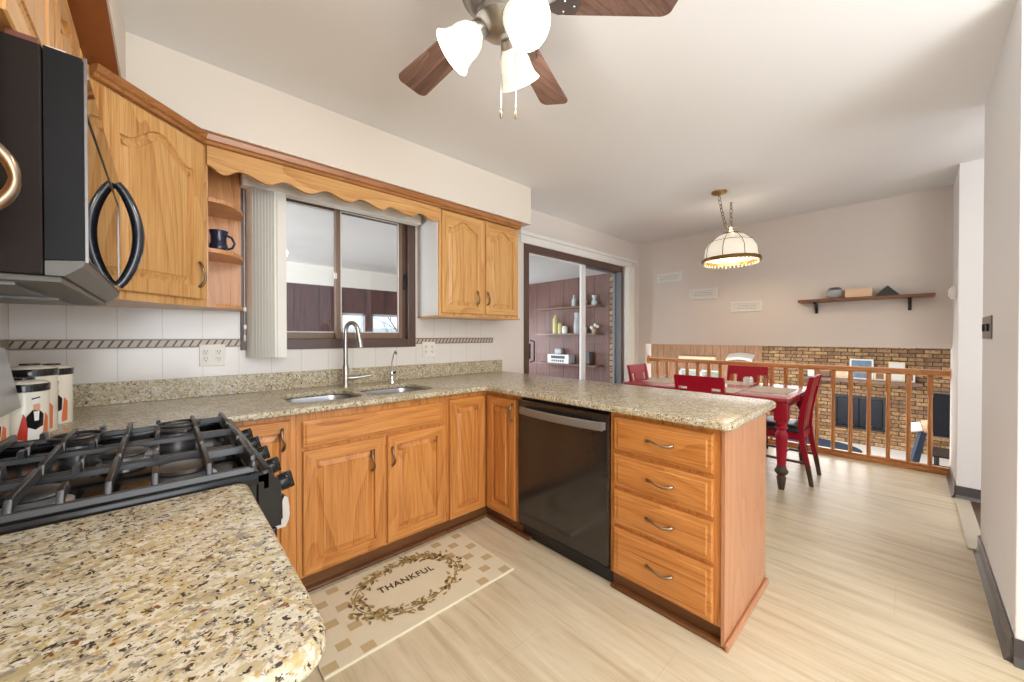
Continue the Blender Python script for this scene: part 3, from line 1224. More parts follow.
# crown strip over all fronts of this run is one long moulding
mb = MB()
prof = [(0, UT), (-0.012, UT + 0.004), (-0.012, UT + 0.018), (-0.022, UT + 0.024), (-0.030, UT + 0.05), (0, UT + 0.05)]
path = [(-0.190, 2.058), (0.152, 2.40), (2.335, 2.40)]


def sweep_profile(mb, path, prof, side):
    rings = []
    n = len(path)
    for i, p in enumerate(path):
        p = Vector(p)
        d1 = (Vector(path[i]) - Vector(path[i - 1])).normalized() if i else None
        d2 = (Vector(path[i + 1]) - p).normalized() if i < n - 1 else None
        if d1 is None: d1 = d2
        if d2 is None: d2 = d1
        n1 = Vector((-d1.y, d1.x)) * side
        n2 = Vector((-d2.y, d2.x)) * side
        m = (n1 + n2)
        m = m / (m.length_squared / 2)
        rings.append([(p.x + m.x * o, p.y + m.y * o, z) for o, z in prof])
    mb.loops(rings)


sweep_profile(mb, path, prof, 1)
tag(mb.build('crown_molding', 'oak_crown_x'), 'long oak crown strip along the tops of the wall cabinets', 'molding')

# scalloped valance
mb = MB()
lows = [(0.227, 2.082), (0.423, 2.087), (0.621, 2.09), (0.848, 2.096), (1.069, 2.098), (1.275, 2.102), (1.45, 2.106)]
highs = [(0.301, 2.118), (0.506, 2.121), (0.725, 2.128), (0.93, 2.13), (1.121, 2.128), (1.349, 2.135)]
key = sorted(lows + highs + [(0.163, 2.115), (1.507, 2.115)])
bot = []
for (a, b) in zip(key, key[1:]):
    for k in range(6):
        s = k / 6
        q = 0.5 - 0.5 * math.cos(PI * s)
        bot.append((a[0] + (b[0] - a[0]) * s, a[1] + (b[1] - a[1]) * q))
bot.append(key[-1])
outl = bot + [(1.507, 2.262), (0.163, 2.262)]
n = len(bot)
v0 = [[mb.bm.verts.new((x, yy, z)) for x, z in bot] for yy in (2.402, 2.42)]
v1 = [[mb.bm.verts.new((x, yy, 2.255)) for x, z in bot] for yy in (2.402, 2.42)]
for k in range(n - 1):
    for a, b in ((v0[0], v1[0]), (v0[1], v1[1]), (v0[0], v0[1]), (v1[0], v1[1])):
        mb.bm.faces.new([a[k], a[k + 1], b[k + 1], b[k]])
for k in (0, n - 1):
    mb.bm.faces.new([v0[0][k], v0[1][k], v1[1][k], v1[0][k]])
mb.bm.normal_update()
tag(mb.build('valance', 'oak_upper_x'), 'scalloped oak valance board spanning the top of the kitchen window', 'valance')

# diagonal corner cabinet
dc2 = thing('diagonal_wall_cabinet', (-0.2, 2.45, UB), 'diagonal oak corner wall cabinet with one large arched door', 'cabinet')
mb = MB()
mb.prism([(XL + 0.01, YW - 0.01), (0.16, YW - 0.01), (0.16, 2.42), (-0.21, 2.05), (XL + 0.01, 2.05)], lambda u, v, t: (u, v, t), UB, SZ - 0.01)
mb.build('body', 'oak_upper_z', dc2)
FD = Frame(-0.195, 2.065, (1, 1), (1, -1))
LD = math.hypot(0.355, 0.355)
add_door(dc2, FD, 0.03, LD - 0.035, UB + 0.035, UT - 0.012, 'oak_upper', 'z', 0.085, LD - 0.065, 1.558, True, 0.06, 0.115)

# open quarter-round shelf unit
su = thing('open_corner_shelf', (0.2, 2.6, UB), 'open oak end shelf unit with quarter-round shelves, left of the window', 'shelf unit')
mb = MB()
mb.box(0.163, 0.338, YW - 0.02, YW - 0.008, UB, SZ - 0.01)
mb.build('back_panel', 'oak_shelf_unit', su)
mb = MB()
mb.box(0.161, 0.167, 2.425, YW - 0.02, UB, SZ - 0.01)
mb.build('side_panel', 'oak_shelf_unit', su)
for z in (UB, 1.685, 1.94):
    mb = MB()
    out = [(0.167, YW - 0.02)]
    rx, ry = 0.175, 0.30
    out.append((0.167, YW - 0.02 - ry))
    for k in range(0, 13):
        a = PI / 2 * k / 12
        out.append((0.172 + (rx - 0.005) * math.sin(a) ** 0.9, YW - 0.02 - ry * math.cos(a) ** 0.9 if k < 12 else YW - 0.02))
    mb.prism(out, lambda u, v, t: (u, v, t), z, z + 0.02)
    mb.build('shelf', 'oak_shelf_unit', su)
# pottery on the shelf
mg = thing('pottery_mug', (0.222, 2.53, 1.705), 'dark blue glazed pottery mug on the middle quarter-round shelf', 'mug')
mb = MB()
mb.lathe([(0.030, 0), (0.040, 0.006), (0.041, 0.03), (0.034, 0.055), (0.035, 0.085), (0.043, 0.115), (0.039, 0.115), (0.031, 0.085), (0.03, 0.05), (0.03, 0.012)], (0.218, 2.53, 1.705), 22)
mb.build('body', 'mug_blue', mg, 60)
mb = MB()
mb.tube([(0.252, 2.525, 1.725), (0.275, 2.515, 1.735), (0.285, 2.512, 1.76), (0.272, 2.516, 1.79), (0.252, 2.525, 1.80)], 0.006, 8)
mb.build('handle', 'mug_blue', mg, 60)

# cabinets over the range and near the camera, on the range wall
FL = Frame(-0.213, 0, (0, 1), (1, 0))
oc = thing('over_range_cabinet', (-0.36, 1.5, 1.80), 'short oak wall cabinet with two doors above the microwave', 'cabinet')
mb = MB(); mb.box(XL + 0.01, -0.213, 1.04, 1.852, 1.80, SZ - 0.01)
mb.build('body', 'oak_upper_z', oc)
add_door(oc, FL, 1.056, 1.445, 1.815, UT - 0.005, 'oak_upper', 'y', 0.04)
add_door(oc, FL, 1.475, 1.84, 1.815, UT - 0.005, 'oak_upper', 'y', 0.04)
fc2 = thing('narrow_wall_cabinet', (-0.36, 1.95, UB), 'narrow oak wall cabinet between the microwave and the corner cabinet', 'cabinet')
mb = MB(); mb.box(XL + 0.01, -0.213, 1.856, 2.047, UB, SZ - 0.01)
mb.build('body', 'oak_upper_z', fc2)
add_door(fc2, FL, 1.866, 2.03, UB + 0.02, UT - 0.005, 'oak_upper', 'y', 0.03)
nu = thing('near_wall_cabinet', (-0.36, 0.6, UB), 'oak wall cabinet at the left edge of the view with a copper-coloured bow handle', 'cabinet')
mb = MB(); mb.box(XL + 0.01, -0.213, 0.36, 1.036, UB, SZ - 0.01)
mb.build('body', 'oak_upper_z', nu)
d = add_door(nu, FL, 0.40, 0.995, UB + 0.02, UT - 0.005, 'oak_upper', 'y', 0.05)
mb = MB()
pts = []
for i in range(15):
    s = i / 14
    pts.append((-0.193 + 0.004 + 0.027 * math.sin(PI * s) ** 0.7, 0.92, 1.447 + 0.098 * s))
mb.tube(pts, [0.006 + 0.003 * abs(math.cos(PI * i / 14)) for i in range(15)], 10)
for z in (1.447, 1.545):
    mb.tube([(-0.195, 0.92, z), (-0.186, 0.92, z)], 0.009, 10)
tag(mb.build('handle', 'pewter', d, 60), 'copper-tinted bow handle')

# things lying on top of the microwave
mb = MB()
mb.box(-0.205, -0.165, 1.10, 1.30, 1.7925, 1.808, 0.002)
o = mb.build('recipe_folder', 'folder_brown')
tag(o, 'brown folder lying on top of the microwave at its near end', 'folder')
mb = MB()
for k in range(3):
    mb.box(-0.160, -0.135, 1.11 + 0.004 * k, 1.28, 1.7925 + 0.006 * k, 1.7965 + 0.006 * k)
o = mb.build('paper_stack', 'paper_white')
tag(o, 'thin stack of white papers on top of the microwave', 'papers')

# ---------------------------------------------------------------- microwave
mw = thing('microwave', (-0.3, 1.45, 1.36), 'black over-the-range microwave with a curved black handle', 'microwave')
mb = MB(); mb.box(XL + 0.01, -0.160, 1.082, 1.835, 1.372, 1.790, 0.003)
mb.build('body', 'micro_side', mw)
mb = MB()
prof = [(-0.158, 1.40), (-0.158, 1.79), (-0.112, 1.788), (-0.108, 1.78), (-0.108, 1.405)]
mb.loops([[(x, yv, z) for x, z in prof] for yv in (1.082, 1.835)])
mb.build('door', 'micro_black', mw)
mb = MB(); mb.box(-0.1085, -0.1065, 1.086, 1.831, 1.409, 1.777, 0.0005)
mb.build('front_glass', 'black_mirror', mw)
mb = MB()
mb.box(-0.1075, -0.1045, 1.084, 1.78, 1.684, 1.688)
mb.box(-0.1075, -0.1045, 1.776, 1.78, 1.43, 1.688)
mb.box(-0.1085, -0.1045, 1.080, 1.084, 1.40, 1.79)
tag(mb.build('door_trim', 'dark_steel', mw), 'thin metal trim line')
mb = MB()
prof = [(-0.158, 1.372), (-0.158, 1.398), (-0.108, 1.404), (-0.112, 1.392), (-0.135, 1.372)]
mb.loops([[(x, yv, z) for x, z in prof] for yv in (1.082, 1.835)])
mb.build('vent_strip', 'vent_grey', mw)
mb = MB()
mb.box(-0.49, -0.14, 1.095, 1.82, 1.360, 1.372, 0.002)
mb.build('bottom_plate', 'vent_grey', mw)
for (a, b) in ((1.13, 1.38), (1.53, 1.78)):
    mb = MB()
    mb.box(-0.45, -0.20, a, b, 1.354, 1.360)
    mb.build('grease_filter', 'dark_steel', mw)
mb = MB()
pts = []
hy = 1.66
for i in range(21):
    s = i / 20
    z = 1.412 + 0.312 * s
    pts.append((-0.106 + 0.004 + 0.046 * math.sin(PI * s) ** 0.75, hy + 0.10 * (0.0), z))
mb.tube(pts, [0.012 + 0.002 * math.sin(PI * i / 20) for i in range(21)], 12)
tag(mb.build('handle', 'handle_black', mw, 60), 'black curved door handle')

# ---------------------------------------------------------------- gas range
rg = thing('gas_range', (-0.15, 1.455, 0), 'black gas range with cast iron grates and front knobs', 'range')
RY0, RY1 = 1.070, 1.838
mb = MB(); mb.box(XL + 0.02, 0.165, RY0 + 0.004, RY1 - 0.004, 0.06, 0.905, 0.004)
mb.build('body', 'black_enamel', rg)
mb = MB()
mb.box(-0.40, 0.18, RY0 + 0.03, RY1 - 0.03, 0.900, 0.915, 0.004)
mb.box(-0.42, 0.185, RY0, RY0 + 0.035, 0.900, 0.932, 0.008)
mb.box(-0.42, 0.185, RY1 - 0.035, RY1, 0.900, 0.932, 0.008)
mb.box(-0.46, -0.40, RY0, RY1, 0.900, 0.932, 0.008)
mb.box(0.166, 0.196, RY0, RY1, 0.880, 0.936, 0.010)
mb.build('cooktop', 'black_enamel', rg, 40)
# control panel
mb = MB()
prof = [(0.165, 0.79), (0.165, 0.925), (0.190, 0.926), (0.212, 0.895), (0.212, 0.79)]
mb.loops([[(x, yv, z) for x, z in prof] for yv in (RY0, RY1)])
mb.build('control_panel', 'black_gloss', rg)
mb = MB(); mb.box(0.165, 0.205, RY0 + 0.004, RY1 - 0.004, 0.28, 0.785, 0.006)
d = mb.build('oven_door', 'black_gloss', rg)
mb = MB()
rings = []
for i in range(13):
    s = i / 12
    yv = 1.10 + s * 0.71
    x = 0.229 + 0.014 * math.sin(PI * s) ** 0.6
    rings.append([(x + 0.009 * math.cos(a), yv, 0.800 + 0.013 * math.sin(a)) for a in [2 * PI * k / 10 for k in range(10)]])
mb.loops(rings)
for yv in (1.105, 1.80):
    mb.prism([(0.205, 0.772), (0.226, 0.772), (0.234, 0.79), (0.235, 0.82), (0.231, 0.845), (0.224, 0.852), (0.219, 0.84), (0.220, 0.795), (0.205, 0.788)], lambda u, v, t: (u, t, v), yv - 0.012, yv + 0.012)
tag(mb.build('handle', 'steel', d, 60), 'silver bar handle')
mb = MB()
for k in range(9):
    mb.box(0.205, 0.209, 1.09, 1.30, 0.60 + k * 0.012, 0.604 + k * 0.012)
mb.build('vent_slots', 'dark_steel', d)
mb = MB(); mb.box(0.165, 0.20, RY0 + 0.004, RY1 - 0.004, 0.09, 0.27, 0.006)
mb.build('storage_drawer', 'black_gloss', rg)
kd = Vector((0.97, 0, 0.22)).normalized()
for yv in (1.140, 1.297, 1.455, 1.612, 1.770):
    mb = MB()
    c = Vector((0.208, yv, 0.868))
    mb.lathe([(0.023, 0), (0.023, 0.012), (0.020, 0.014)], c, 20, kd)
    mb.build('knob_ring', 'steel', rg, 50)
    mb = MB()
    mb.lathe([(0.021, 0.010), (0.023, 0.030), (0.020, 0.036), (0.004, 0.037)], c, 20, kd)
    q = Vector((0, 0, 1)).rotation_difference(kd).to_matrix().to_4x4()
    mb.box(-0.022, 0.022, -0.007, 0.007, 0.02, 0.046, 0.003, mat=Matrix.Translation(c) @ q)
    mb.build('knob', 'black_gloss', rg, 50)
# backguard with slanted face
mb = MB()
prof = [(-0.505, 0.90), (-0.505, 1.225), (-0.345, 1.225), (-0.316, 1.045), (-0.36, 1.025), (-0.44, 1.0), (-0.44, 0.90)]
mb.loops([[(x, yv, z) for x, z in prof] for yv in (RY0, RY1)])
tag(mb.build('backguard', 'steel', rg), 'grey metal backguard')
# burners
burn = [(-0.19, 1.20), (0.035, 1.195), (-0.19, 1.70), (0.035, 1.70), (-0.08, 1.455)]
for i, (bx, by) in enumerate(burn):
    r = 0.05 if i in (1, 3) else 0.04
    mb = MB()
    mb.lathe([(r + 0.012, 0), (r + 0.012, 0.006), (r, 0.010), (r, 0.022), (r - 0.006, 0.024)], (bx, by, 0.9145), 24)
    mb.build('burner_ring', 'burner_silver', rg, 50)
    mb = MB()
    mb.lathe([(r + 0.004, 0), (r + 0.006, 0.004), (r + 0.002, 0.010), (r * 0.5, 0.013), (0.002, 0.0135)], (bx, by, 0.9385), 24)
    mb.build('burner_cap', 'cast_iron', rg, 50)


def gbar(mb, pts, w=0.011, h=0.014):
    """flat-topped grate bar through points"""
    P = [Vector(p) for p in pts]
    rings = []
    for i, p in enumerate(P):
        d = (P[min(i + 1, len(P) - 1)] - P[max(i - 1, 0)])
        hd = Vector((d.x, d.y, 0))
        if hd.length < 1e-6:
            hd = Vector((P[-1].x - P[0].x, P[-1].y - P[0].y, 0))
        hd.normalize()
        s = Vector((-hd.y, hd.x, 0)) * w / 2
        rings.append([p - s * 1.25 + Vector((0, 0, -h)), p - s + Vector((0, 0, -0.002)), p - s * 0.7, p + s * 0.7, p + s + Vector((0, 0, -0.002)), p + s * 1.25 + Vector((0, 0, -h))])
    mb.loops(rings)


GZ = 0.970
for gi, (ga, gb) in enumerate(((1.088, 1.330), (1.336, 1.574), (1.580, 1.822))):
    mb = MB()
    lo = 0.945
    x0g, x1g = -0.385, 0.158
    for yv in (ga + 0.006, gb - 0.006):
        gbar(mb, [(x0g, yv, lo), (x1g, yv, lo)], 0.012, 0.014)
    for xv in (x0g, x1g):
        gbar(mb, [(xv, ga, lo), (xv, gb, lo)], 0.012, 0.014)
    ym = (ga + gb) / 2
    # long raised bars across the grate
    for xv in (-0.325, -0.205, -0.083, 0.075):
        gbar(mb, [(xv, ga + 0.003, lo), (xv, ga + 0.012, GZ - 0.003), (xv, ga + 0.024, GZ), (xv, ym, GZ), (xv, gb - 0.024, GZ), (xv, gb - 0.012, GZ - 0.003), (xv, gb - 0.003, lo)], 0.010, 0.020)
    gbar(mb, [(x1g, ga + 0.003, lo), (x1g, ga + 0.012, GZ - 0.003), (x1g, ga + 0.024, GZ), (x1g, gb - 0.024, GZ), (x1g, gb - 0.012, GZ - 0.003), (x1g, gb - 0.003, lo)], 0.010, 0.024)
    # short fingers pointing at the burners
    for xv in (-0.265, -0.145, -0.015):
        e = 0.062 if gi != 1 else 0.05
        gbar(mb, [(xv, ga + 0.003, lo), (xv, ga + 0.012, GZ - 0.003), (xv, ga + 0.024, GZ), (xv, ga + e, GZ)], 0.010, 0.018)
        gbar(mb, [(xv, gb - 0.003, lo), (xv, gb - 0.012, GZ - 0.003), (xv, gb - 0.024, GZ), (xv, gb - e, GZ)], 0.010, 0.018)
    gbar(mb, [(x0g + 0.003, ym, lo), (x0g + 0.014, ym, GZ - 0.004), (x0g + 0.03, ym, GZ), (-0.325, ym, GZ)], 0.010, 0.018)
    gbar(mb, [(0.075, ym, GZ), (x1g - 0.004, ym, GZ)], 0.010, 0.018)
    if gi == 2:
        for bx in (-0.19, 0.035):
            ring = [(bx + 0.055 * math.cos(a), ym + 0.055 * math.sin(a), GZ - 0.008) for a in [2 * PI * k / 24 for k in range(24)]]
            mb.tube(ring, 0.005, 6, closed=True)
    for (xv, yv) in ((x0g, ga + 0.006), (x1g, ga + 0.006), (x0g, gb - 0.006), (x1g, gb - 0.006)):
        mb.box(xv - 0.007, xv + 0.007, yv - 0.007, yv + 0.007, 0.915, lo - 0.010)
        mb.lathe([(0.009, 0), (0.010, 0.006), (0.006, 0.016)], (xv, yv, lo - 0.004), 10)
    mb.build('grate', 'cast_iron', rg, 30)

# ---------------------------------------------------------------- canisters


def canister(x, y, r, h, label, ang, red):
    t = thing('chef_canister', (x, y, CT), label, 'canister', None)
    mb = MB()
    mb.lathe([(r * 0.96, 0), (r, 0.006), (r, h - 0.028), (r * 0.97, h - 0.024)], (x, y, CT), 40)
    mb.build('jar', 'ceramic_white', t, 50)
    mb = MB()
    mb.lathe([(r * 0.98, h - 0.026), (r * 1.05, h - 0.024), (r * 1.06, h - 0.004), (r * 1.03, h)], (x, y, CT), 40)
    l = mb.build('lid', 'ceramic_black', t, 50)
    mb = MB()
    mb.lathe([(r * 1.02, h), (r * 0.9, h + 0.006), (r * 0.4, h + 0.012), (0.002, h + 0.014)], (x, y, CT), 40)
    tag(mb.build('lid_top', 'ceramic_white', l, 50), 'white domed top of the lid')
    mb = MB()
    mb.lathe([(0.010, h + 0.008), (0.011, h + 0.012), (0.024, h + 0.013), (0.024, h + 0.018), (0.004, h + 0.020)], (x, y, CT), 20)
    mb.build('knob', 'ceramic_black', l, 50)

    def patch(mb, poly, mi, off=0.0006):
        # poly in (degrees around, height fraction)
        c = (sum(p[0] for p in poly) / len(poly), sum(p[1] for p in poly) / len(poly))
        def P(a, v, rr):
            th = math.radians(ang + a)
            return (x + rr * math.cos(th), y + rr * math.sin(th), CT + v * h)
        n = len(poly)
        dens = []
        for i in range(n):
            a, b = poly[i], poly[(i + 1) % n]
            for k in range(4):
                dens.append((a[0] + (b[0] - a[0]) * k / 4, a[1] + (b[1] - a[1]) * k / 4))
        lev = [1.0, 0.6, 0.3, 0.05]
        mb.loops([[P(c[0] + (p[0] - c[0]) * q, c[1] + (p[1] - c[1]) * q, r + off) for p in dens] for q in lev], False, True, mi=mi)
    mb = MB()
    patch(mb, [(-46, 0.06), (-14, 0.02), (-20, 0.36), (-30, 0.50)], 1)
    patch(mb, [(14, 0.04), (34, 0.06), (36, 0.40), (24, 0.48)], 2)
    patch(mb, [(-22, 0.02), (16, 0.02), (14, 0.28), (-20, 0.28)], 3, 0.0010)
    patch(mb, [(-22, 0.26), (-4, 0.20), (16, 0.26), (18, 0.46), (6, 0.54), (-10, 0.55), (-24, 0.44)], 0, 0.0014)
    patch(mb, [(-6, 0.36), (4, 0.36), (6, 0.52), (-8, 0.52)], 3, 0.0018)
    patch(mb, [(-9, 0.52), (7, 0.52), (9, 0.62), (2, 0.68), (-8, 0.66)], 4, 0.0014)
    patch(mb, [(-10, 0.64), (6, 0.66), (8, 0.76), (-4, 0.80), (-12, 0.74)], 3 if not red else 1, 0.0018)
    patch(mb, [(-12, 0.73), (8, 0.755), (8, 0.775), (-12, 0.755)], 0, 0.0022)
    mb.build('chef_print', ['ceramic_black', 'print_red', 'print_orange', 'print_white', 'print_skin'], t)


canister(-0.32, 2.285, 0.054, 0.215, 'chef print canister nearest the granite upstand, partly hidden by the tallest one', -72, True)
canister(-0.345, 2.12, 0.062, 0.225, 'tallest chef print canister with a wide black rimmed lid', -64, True)
canister(-0.335, 1.978, 0.053, 0.185, 'medium chef print canister showing a man in a black vest', -52, False)
canister(-0.39, 1.885, 0.044, 0.150, 'smallest canister, tucked behind the range backguard', -60, False)

# ---------------------------------------------------------------- outlets, switch, thermostat


def outlet(x0, x1, label, y=YW - 0.006, z0=1.088, z1=1.212, n=2):
    t = thing('outlet', ((x0 + x1) / 2, y, z0), label, 'outlet')
    mb = MB(); mb.box(x0, x1, y - 0.006, y, z0, z1, 0.002)
    mb.build('cover_plate', 'ivory_plate', t)
    w = (x1 - x0) / n
    for i in range(n):
        cx = x0 + w * (i + 0.5)
        mb = MB()
        for zc in ((z0 + z1) / 2 - 0.02, (z0 + z1) / 2 + 0.02):
            mb.lathe([(0.0165, 0), (0.0165, 0.003), (0.015, 0.004)], (cx, y - 0.005, zc), 16, (0, -1, 0))
            for s in (-0.006, 0.006):
                mb.box(cx + s - 0.0012, cx + s + 0.0012, y - 0.0105, y - 0.008, zc - 0.001, zc + 0.009, mi=1)
            mb.lathe([(0.003, 0), (0.003, 0.002)], (cx, y - 0.0085, zc - 0.008), 8, (0, -1, 0), mi=1)
        mb.build('socket', ['white_plastic', 'slot_dark'], t)


outlet(0.146, 0.262, 'ivory outlet plate on the tiles below the open shelf unit')
outlet(1.545, 1.665, 'ivory outlet plate on the tiles below the right wall cabinet')
t = thing('light_switch', (3.03, YR, 1.25), 'grey double light switch plate on the white right wall', 'light switch')
YS = -0.275
mb = MB(); mb.box(3.06, 3.40, YS, YS + 0.006, 1.245, 1.365, 0.002)
mb.build('cover_plate', 'dark_steel', t)
for xx in (3.15, 3.31):
    mb = MB(); mb.box(xx - 0.012, xx + 0.012, YS + 0.006, YS + 0.014, 1.285, 1.325, 0.002)
    mb.build('toggle', 'black_plastic', t)
YR2 = YR + 0.012
t = thing('thermostat', (4.66, YR2, 1.57), 'small white thermostat on the wall end beside the dining area', 'thermostat')
mb = MB(); mb.box(4.60, 4.72, YR2, YR2 + 0.03, 1.56, 1.66, 0.006)
mb.build('case', 'white_plastic', t)
mb = MB(); mb.lathe([(0.035, 0), (0.033, 0.012), (0.02, 0.016)], (4.66, YR2 + 0.028, 1.61), 20, (0, 1, 0))
mb.build('dial', 'white_plastic', t, 50)

# ---------------------------------------------------------------- floor mat
MX0, MX1, MY0, MY1 = 0.42, 1.375, 1.455, 1.975
mt = thing('kitchen_mat', (0.9, 1.7, 0), 'cream kitchen mat with tan checks and a leaf wreath, in front of the sink', 'mat')
mb = MB()
MZ = 0.012
mb.box(MX0, MX1, MY0, MY1, 0.0, MZ, 0.004)
sq = 0.0745
for i in range(13):
    for j in range(7):
        if (i + j) % 2 == 0 and (i < 3 or i > 9):
            xa, ya = MX0 + 0.004 + i * sq * 0.98, MY0 + j * sq
            a, b = (xa, min(xa + sq * 0.72, MX1 - 0.004)), (ya + 0.008, min(ya + sq * 0.72, MY1 - 0.004))
            mb.face([(a[0], b[0], MZ + 0.0006), (a[1], b[0], MZ + 0.0006), (a[1], b[1], MZ + 0.0006), (a[0], b[1], MZ + 0.0006)], 1)
rx, ry = 0.265, 0.180
mcx, mcy = 0.905, 1.735
random.seed(3)


def leaf(mb, x, y, a, L, w, mi, z):
    pts = [(0, 0), (0.3, 0.5), (0.65, 0.45), (1, 0), (0.65, -0.45), (0.3, -0.5)]
    ca, sa = math.cos(a), math.sin(a)
    mb.face([(x + ca * u * L - sa * v * w, y + sa * u * L + ca * v * w, z) for u, v in pts], mi)


for k in range(460):
    th = random.random() * 2 * PI
    dens = 0.45 + 0.55 * abs(math.sin(th + 0.5))
    if random.random() > dens:
        continue
    rr = 1 + random.uniform(-0.17, 0.17)
    x = mcx + rx * rr * math.cos(th)
    y = mcy + ry * rr * math.sin(th)
    if y > MY1 - 0.025 or y < MY0 + 0.02:
        continue
    leaf(mb, x, y, th + PI / 2 + random.uniform(-1.2, 1.2), random.uniform(0.018, 0.04), random.uniform(0.008, 0.018), random.choice((2, 3, 3, 4, 4)), MZ + 0.0010 + 0.000004 * k)
for k in range(46):
    th = 2 * PI * k / 46
    th2 = th + 0.16
    p = [(mcx + rx * q * math.cos(a), mcy + ry * q * math.sin(a)) for q, a in ((0.99, th), (1.01, th), (1.01, th2), (0.99, th2))]
    mb.face([(u, v, MZ + 0.0008) for u, v in p], 2)
mb.build('mat', ['mat_cream', 'mat_tan', 'leaf_dark', 'leaf_olive', 'leaf_gold'], mt, recalc=False)
cu = bpy.data.curves.new('word', 'FONT')
cu.body = 'THANKFUL'
cu.size = 0.062
cu.space_character = 1.12
cu.offset = 0.0008
cu.extrude = 0.0003
cu.align_x = 'CENTER'
tmp = bpy.data.objects.new('tmp', cu)
COL.objects.link(tmp)
bpy.context.view_layer.update()
me = bpy.data.meshes.new_from_object(tmp.evaluated_get(bpy.context.evaluated_depsgraph_get()))
bpy.data.objects.remove(tmp)
me.transform(Matrix.Translation((mcx, 1.742, MZ + 0.0022)) @ Matrix.Rotation(math.radians(-2), 4, 'Z') @ Matrix.Diagonal((0.86, 1.0, 1.0, 1.0)))
me.materials.clear(); me.materials.append(M['letter_brown'])
tag(link('lettering', me, mt), 'brown word THANKFUL')

# ---------------------------------------------------------------- ceiling fan
FXc, FYc = 0.80, 0.915
fan = thing('ceiling_fan', (FXc, FYc, 2.2), 'nickel ceiling fan with walnut blades and three lit glass shades', 'ceiling fan')
mb = MB()
mb.lathe([(0.065, CE), (0.075, CE - 0.05), (0.02, CE - 0.07), (0.02, CE - 0.10), (0.09, CE - 0.12), (0.125, CE - 0.17), (0.125, 2.355), (0.09, 2.325), (0.062, 2.315), (0.058, 2.285), (0.078, 2.285), (0.080, 2.265), (0.060, 2.245), (0.018, 2.232), (0.004, 2.230)], (FXc, FYc, 0), 36)
mb.build('motor_housing', 'nickel', fan, 50)
BZ = 2.325
for ang in (92, 22, -44, 236, 164):
    a = math.radians(ang)
    ux, uy = Vector((math.cos(a), math.sin(a), 0)), Vector((-math.sin(a), math.cos(a), 0))
    c = Vector((FXc, FYc, BZ))
    pitch = math.radians(11)

    def bp(u, v, t):
        return c + ux * u + uy * (v * math.cos(pitch)) + Vector((0, 0, v * math.sin(pitch) + t))
    L0, L1 = 0.185, 0.565
    w0, w1 = 0.050, 0.066
    out = []
    for k in range(7):
        q = k / 6 * PI / 2
        out.append((L1 - 0.03 + 0.03 * math.sin(q), -w1 + 0.03 - 0.03 * math.cos(q)))
    for k in range(7):
        q = k / 6 * PI / 2
        out.append((L1 - 0.03 + 0.03 * math.cos(q), w1 - 0.03 + 0.03 * math.sin(q)))
    out += [(L0 + 0.03, w0), (L0, w0 - 0.02), (L0, -w0 + 0.02), (L0 + 0.03, -w0)]
    mb = MB()
    mb.prism(out, bp, 0, 0.006)
    bo = mb.build('blade', 'walnut_y' if abs(math.sin(a)) > 0.7 else 'walnut_x', fan)
    mb = MB()
    mb.prism([(0.09, -0.02), (0.15, -0.012), (0.19, -0.04), (0.245, -0.035), (0.26, 0), (0.245, 0.035), (0.19, 0.04), (0.15, 0.012), (0.09, 0.02)], bp, -0.006, -0.0005)
    for (u, v) in ((0.205, -0.025), (0.205, 0.025), (0.238, 0)):
        mb.lathe([(0.006, 0), (0.004, -0.003)], bp(u, v, -0.006), 8)
    mb.build('blade_iron', 'nickel', fan)
for ang in (140, 20, 262):
    a = math.radians(ang)
    ph = math.radians(48)
    d = Vector((math.cos(a) * math.sin(ph), math.sin(a) * math.sin(ph), -math.cos(ph)))
    c0 = Vector((FXc + 0.05 * math.cos(a), FYc + 0.05 * math.sin(a), 2.262))
    mb = MB()
    mb.tube([Vector((FXc, FYc, 2.262)) + Vector((math.cos(a), math.sin(a), 0)) * 0.04, c0 + d * 0.01], 0.013, 10)
    mb.lathe([(0.022, 0.0), (0.028, 0.008), (0.030, 0.030), (0.026, 0.032)], c0, 20, d)
    mb.build('lamp_holder', 'nickel', fan, 50)
    mb = MB()
    prof = [(0.025, 0.026), (0.030, 0.036), (0.044, 0.052), (0.052, 0.075), (0.054, 0.100), (0.060, 0.122), (0.071, 0.140)]
    prof += [(r - 0.003, h) for r, h in prof[::-1]]
    mb.lathe(prof, c0, 32, d, caps=(False, False))
    bmesh.ops.remove_doubles(mb.bm, verts=mb.bm.verts, dist=1e-5)
    sh = mb.build('lamp_shade', 'shade_glass_lit', fan, 60)
    mb = MB()
    b = c0 + d * 0.085
    mb.sphere(b, 0.026)
    mb.build('bulb', 'bulb_lit', sh, 60)
    point('fan_lamp_light', c0 + d * 0.150, 5.5, (1.0, 0.96, 0.90), 0.05)
for (dx, dy, zb) in ((0.014, 0.010, 2.004), (0.046, -0.026, 2.0)):
    p = Vector((FXc + dx, FYc + dy, 0))
    mb = MB()
    mb.tube([(p.x, p.y, 2.235), (p.x, p.y, zb)], 0.0012, 6)
    ch = mb.build('pull_chain', 'nickel', fan)
    mb = MB()
    mb.lathe([(0.002, 0.002), (0.005, -0.006), (0.0055, -0.022), (0.003, -0.030)], (p.x, p.y, zb), 10)
    mb.build('pull_knob', 'pewter', ch, 50)

# ---------------------------------------------------------------- pendant lamp
PX, PY = 4.155, 1.245
pd_ = thing('pendant_lamp', (PX, PY, 1.97), 'stained glass dome pendant lamp hanging on a chain over the red table', 'pendant lamp')
NS = 8
prof = [(0.055, 2.285), (0.12, 2.258), (0.19, 2.200), (0.228, 2.135), (0.240, 2.035)]


def ringp(r, z, n=NS, off=0.0):
    return [(PX + r * math.cos(2 * PI * (k + off) / n), PY + r * math.sin(2 * PI * (k + off) / n), z) for k in range(n)]


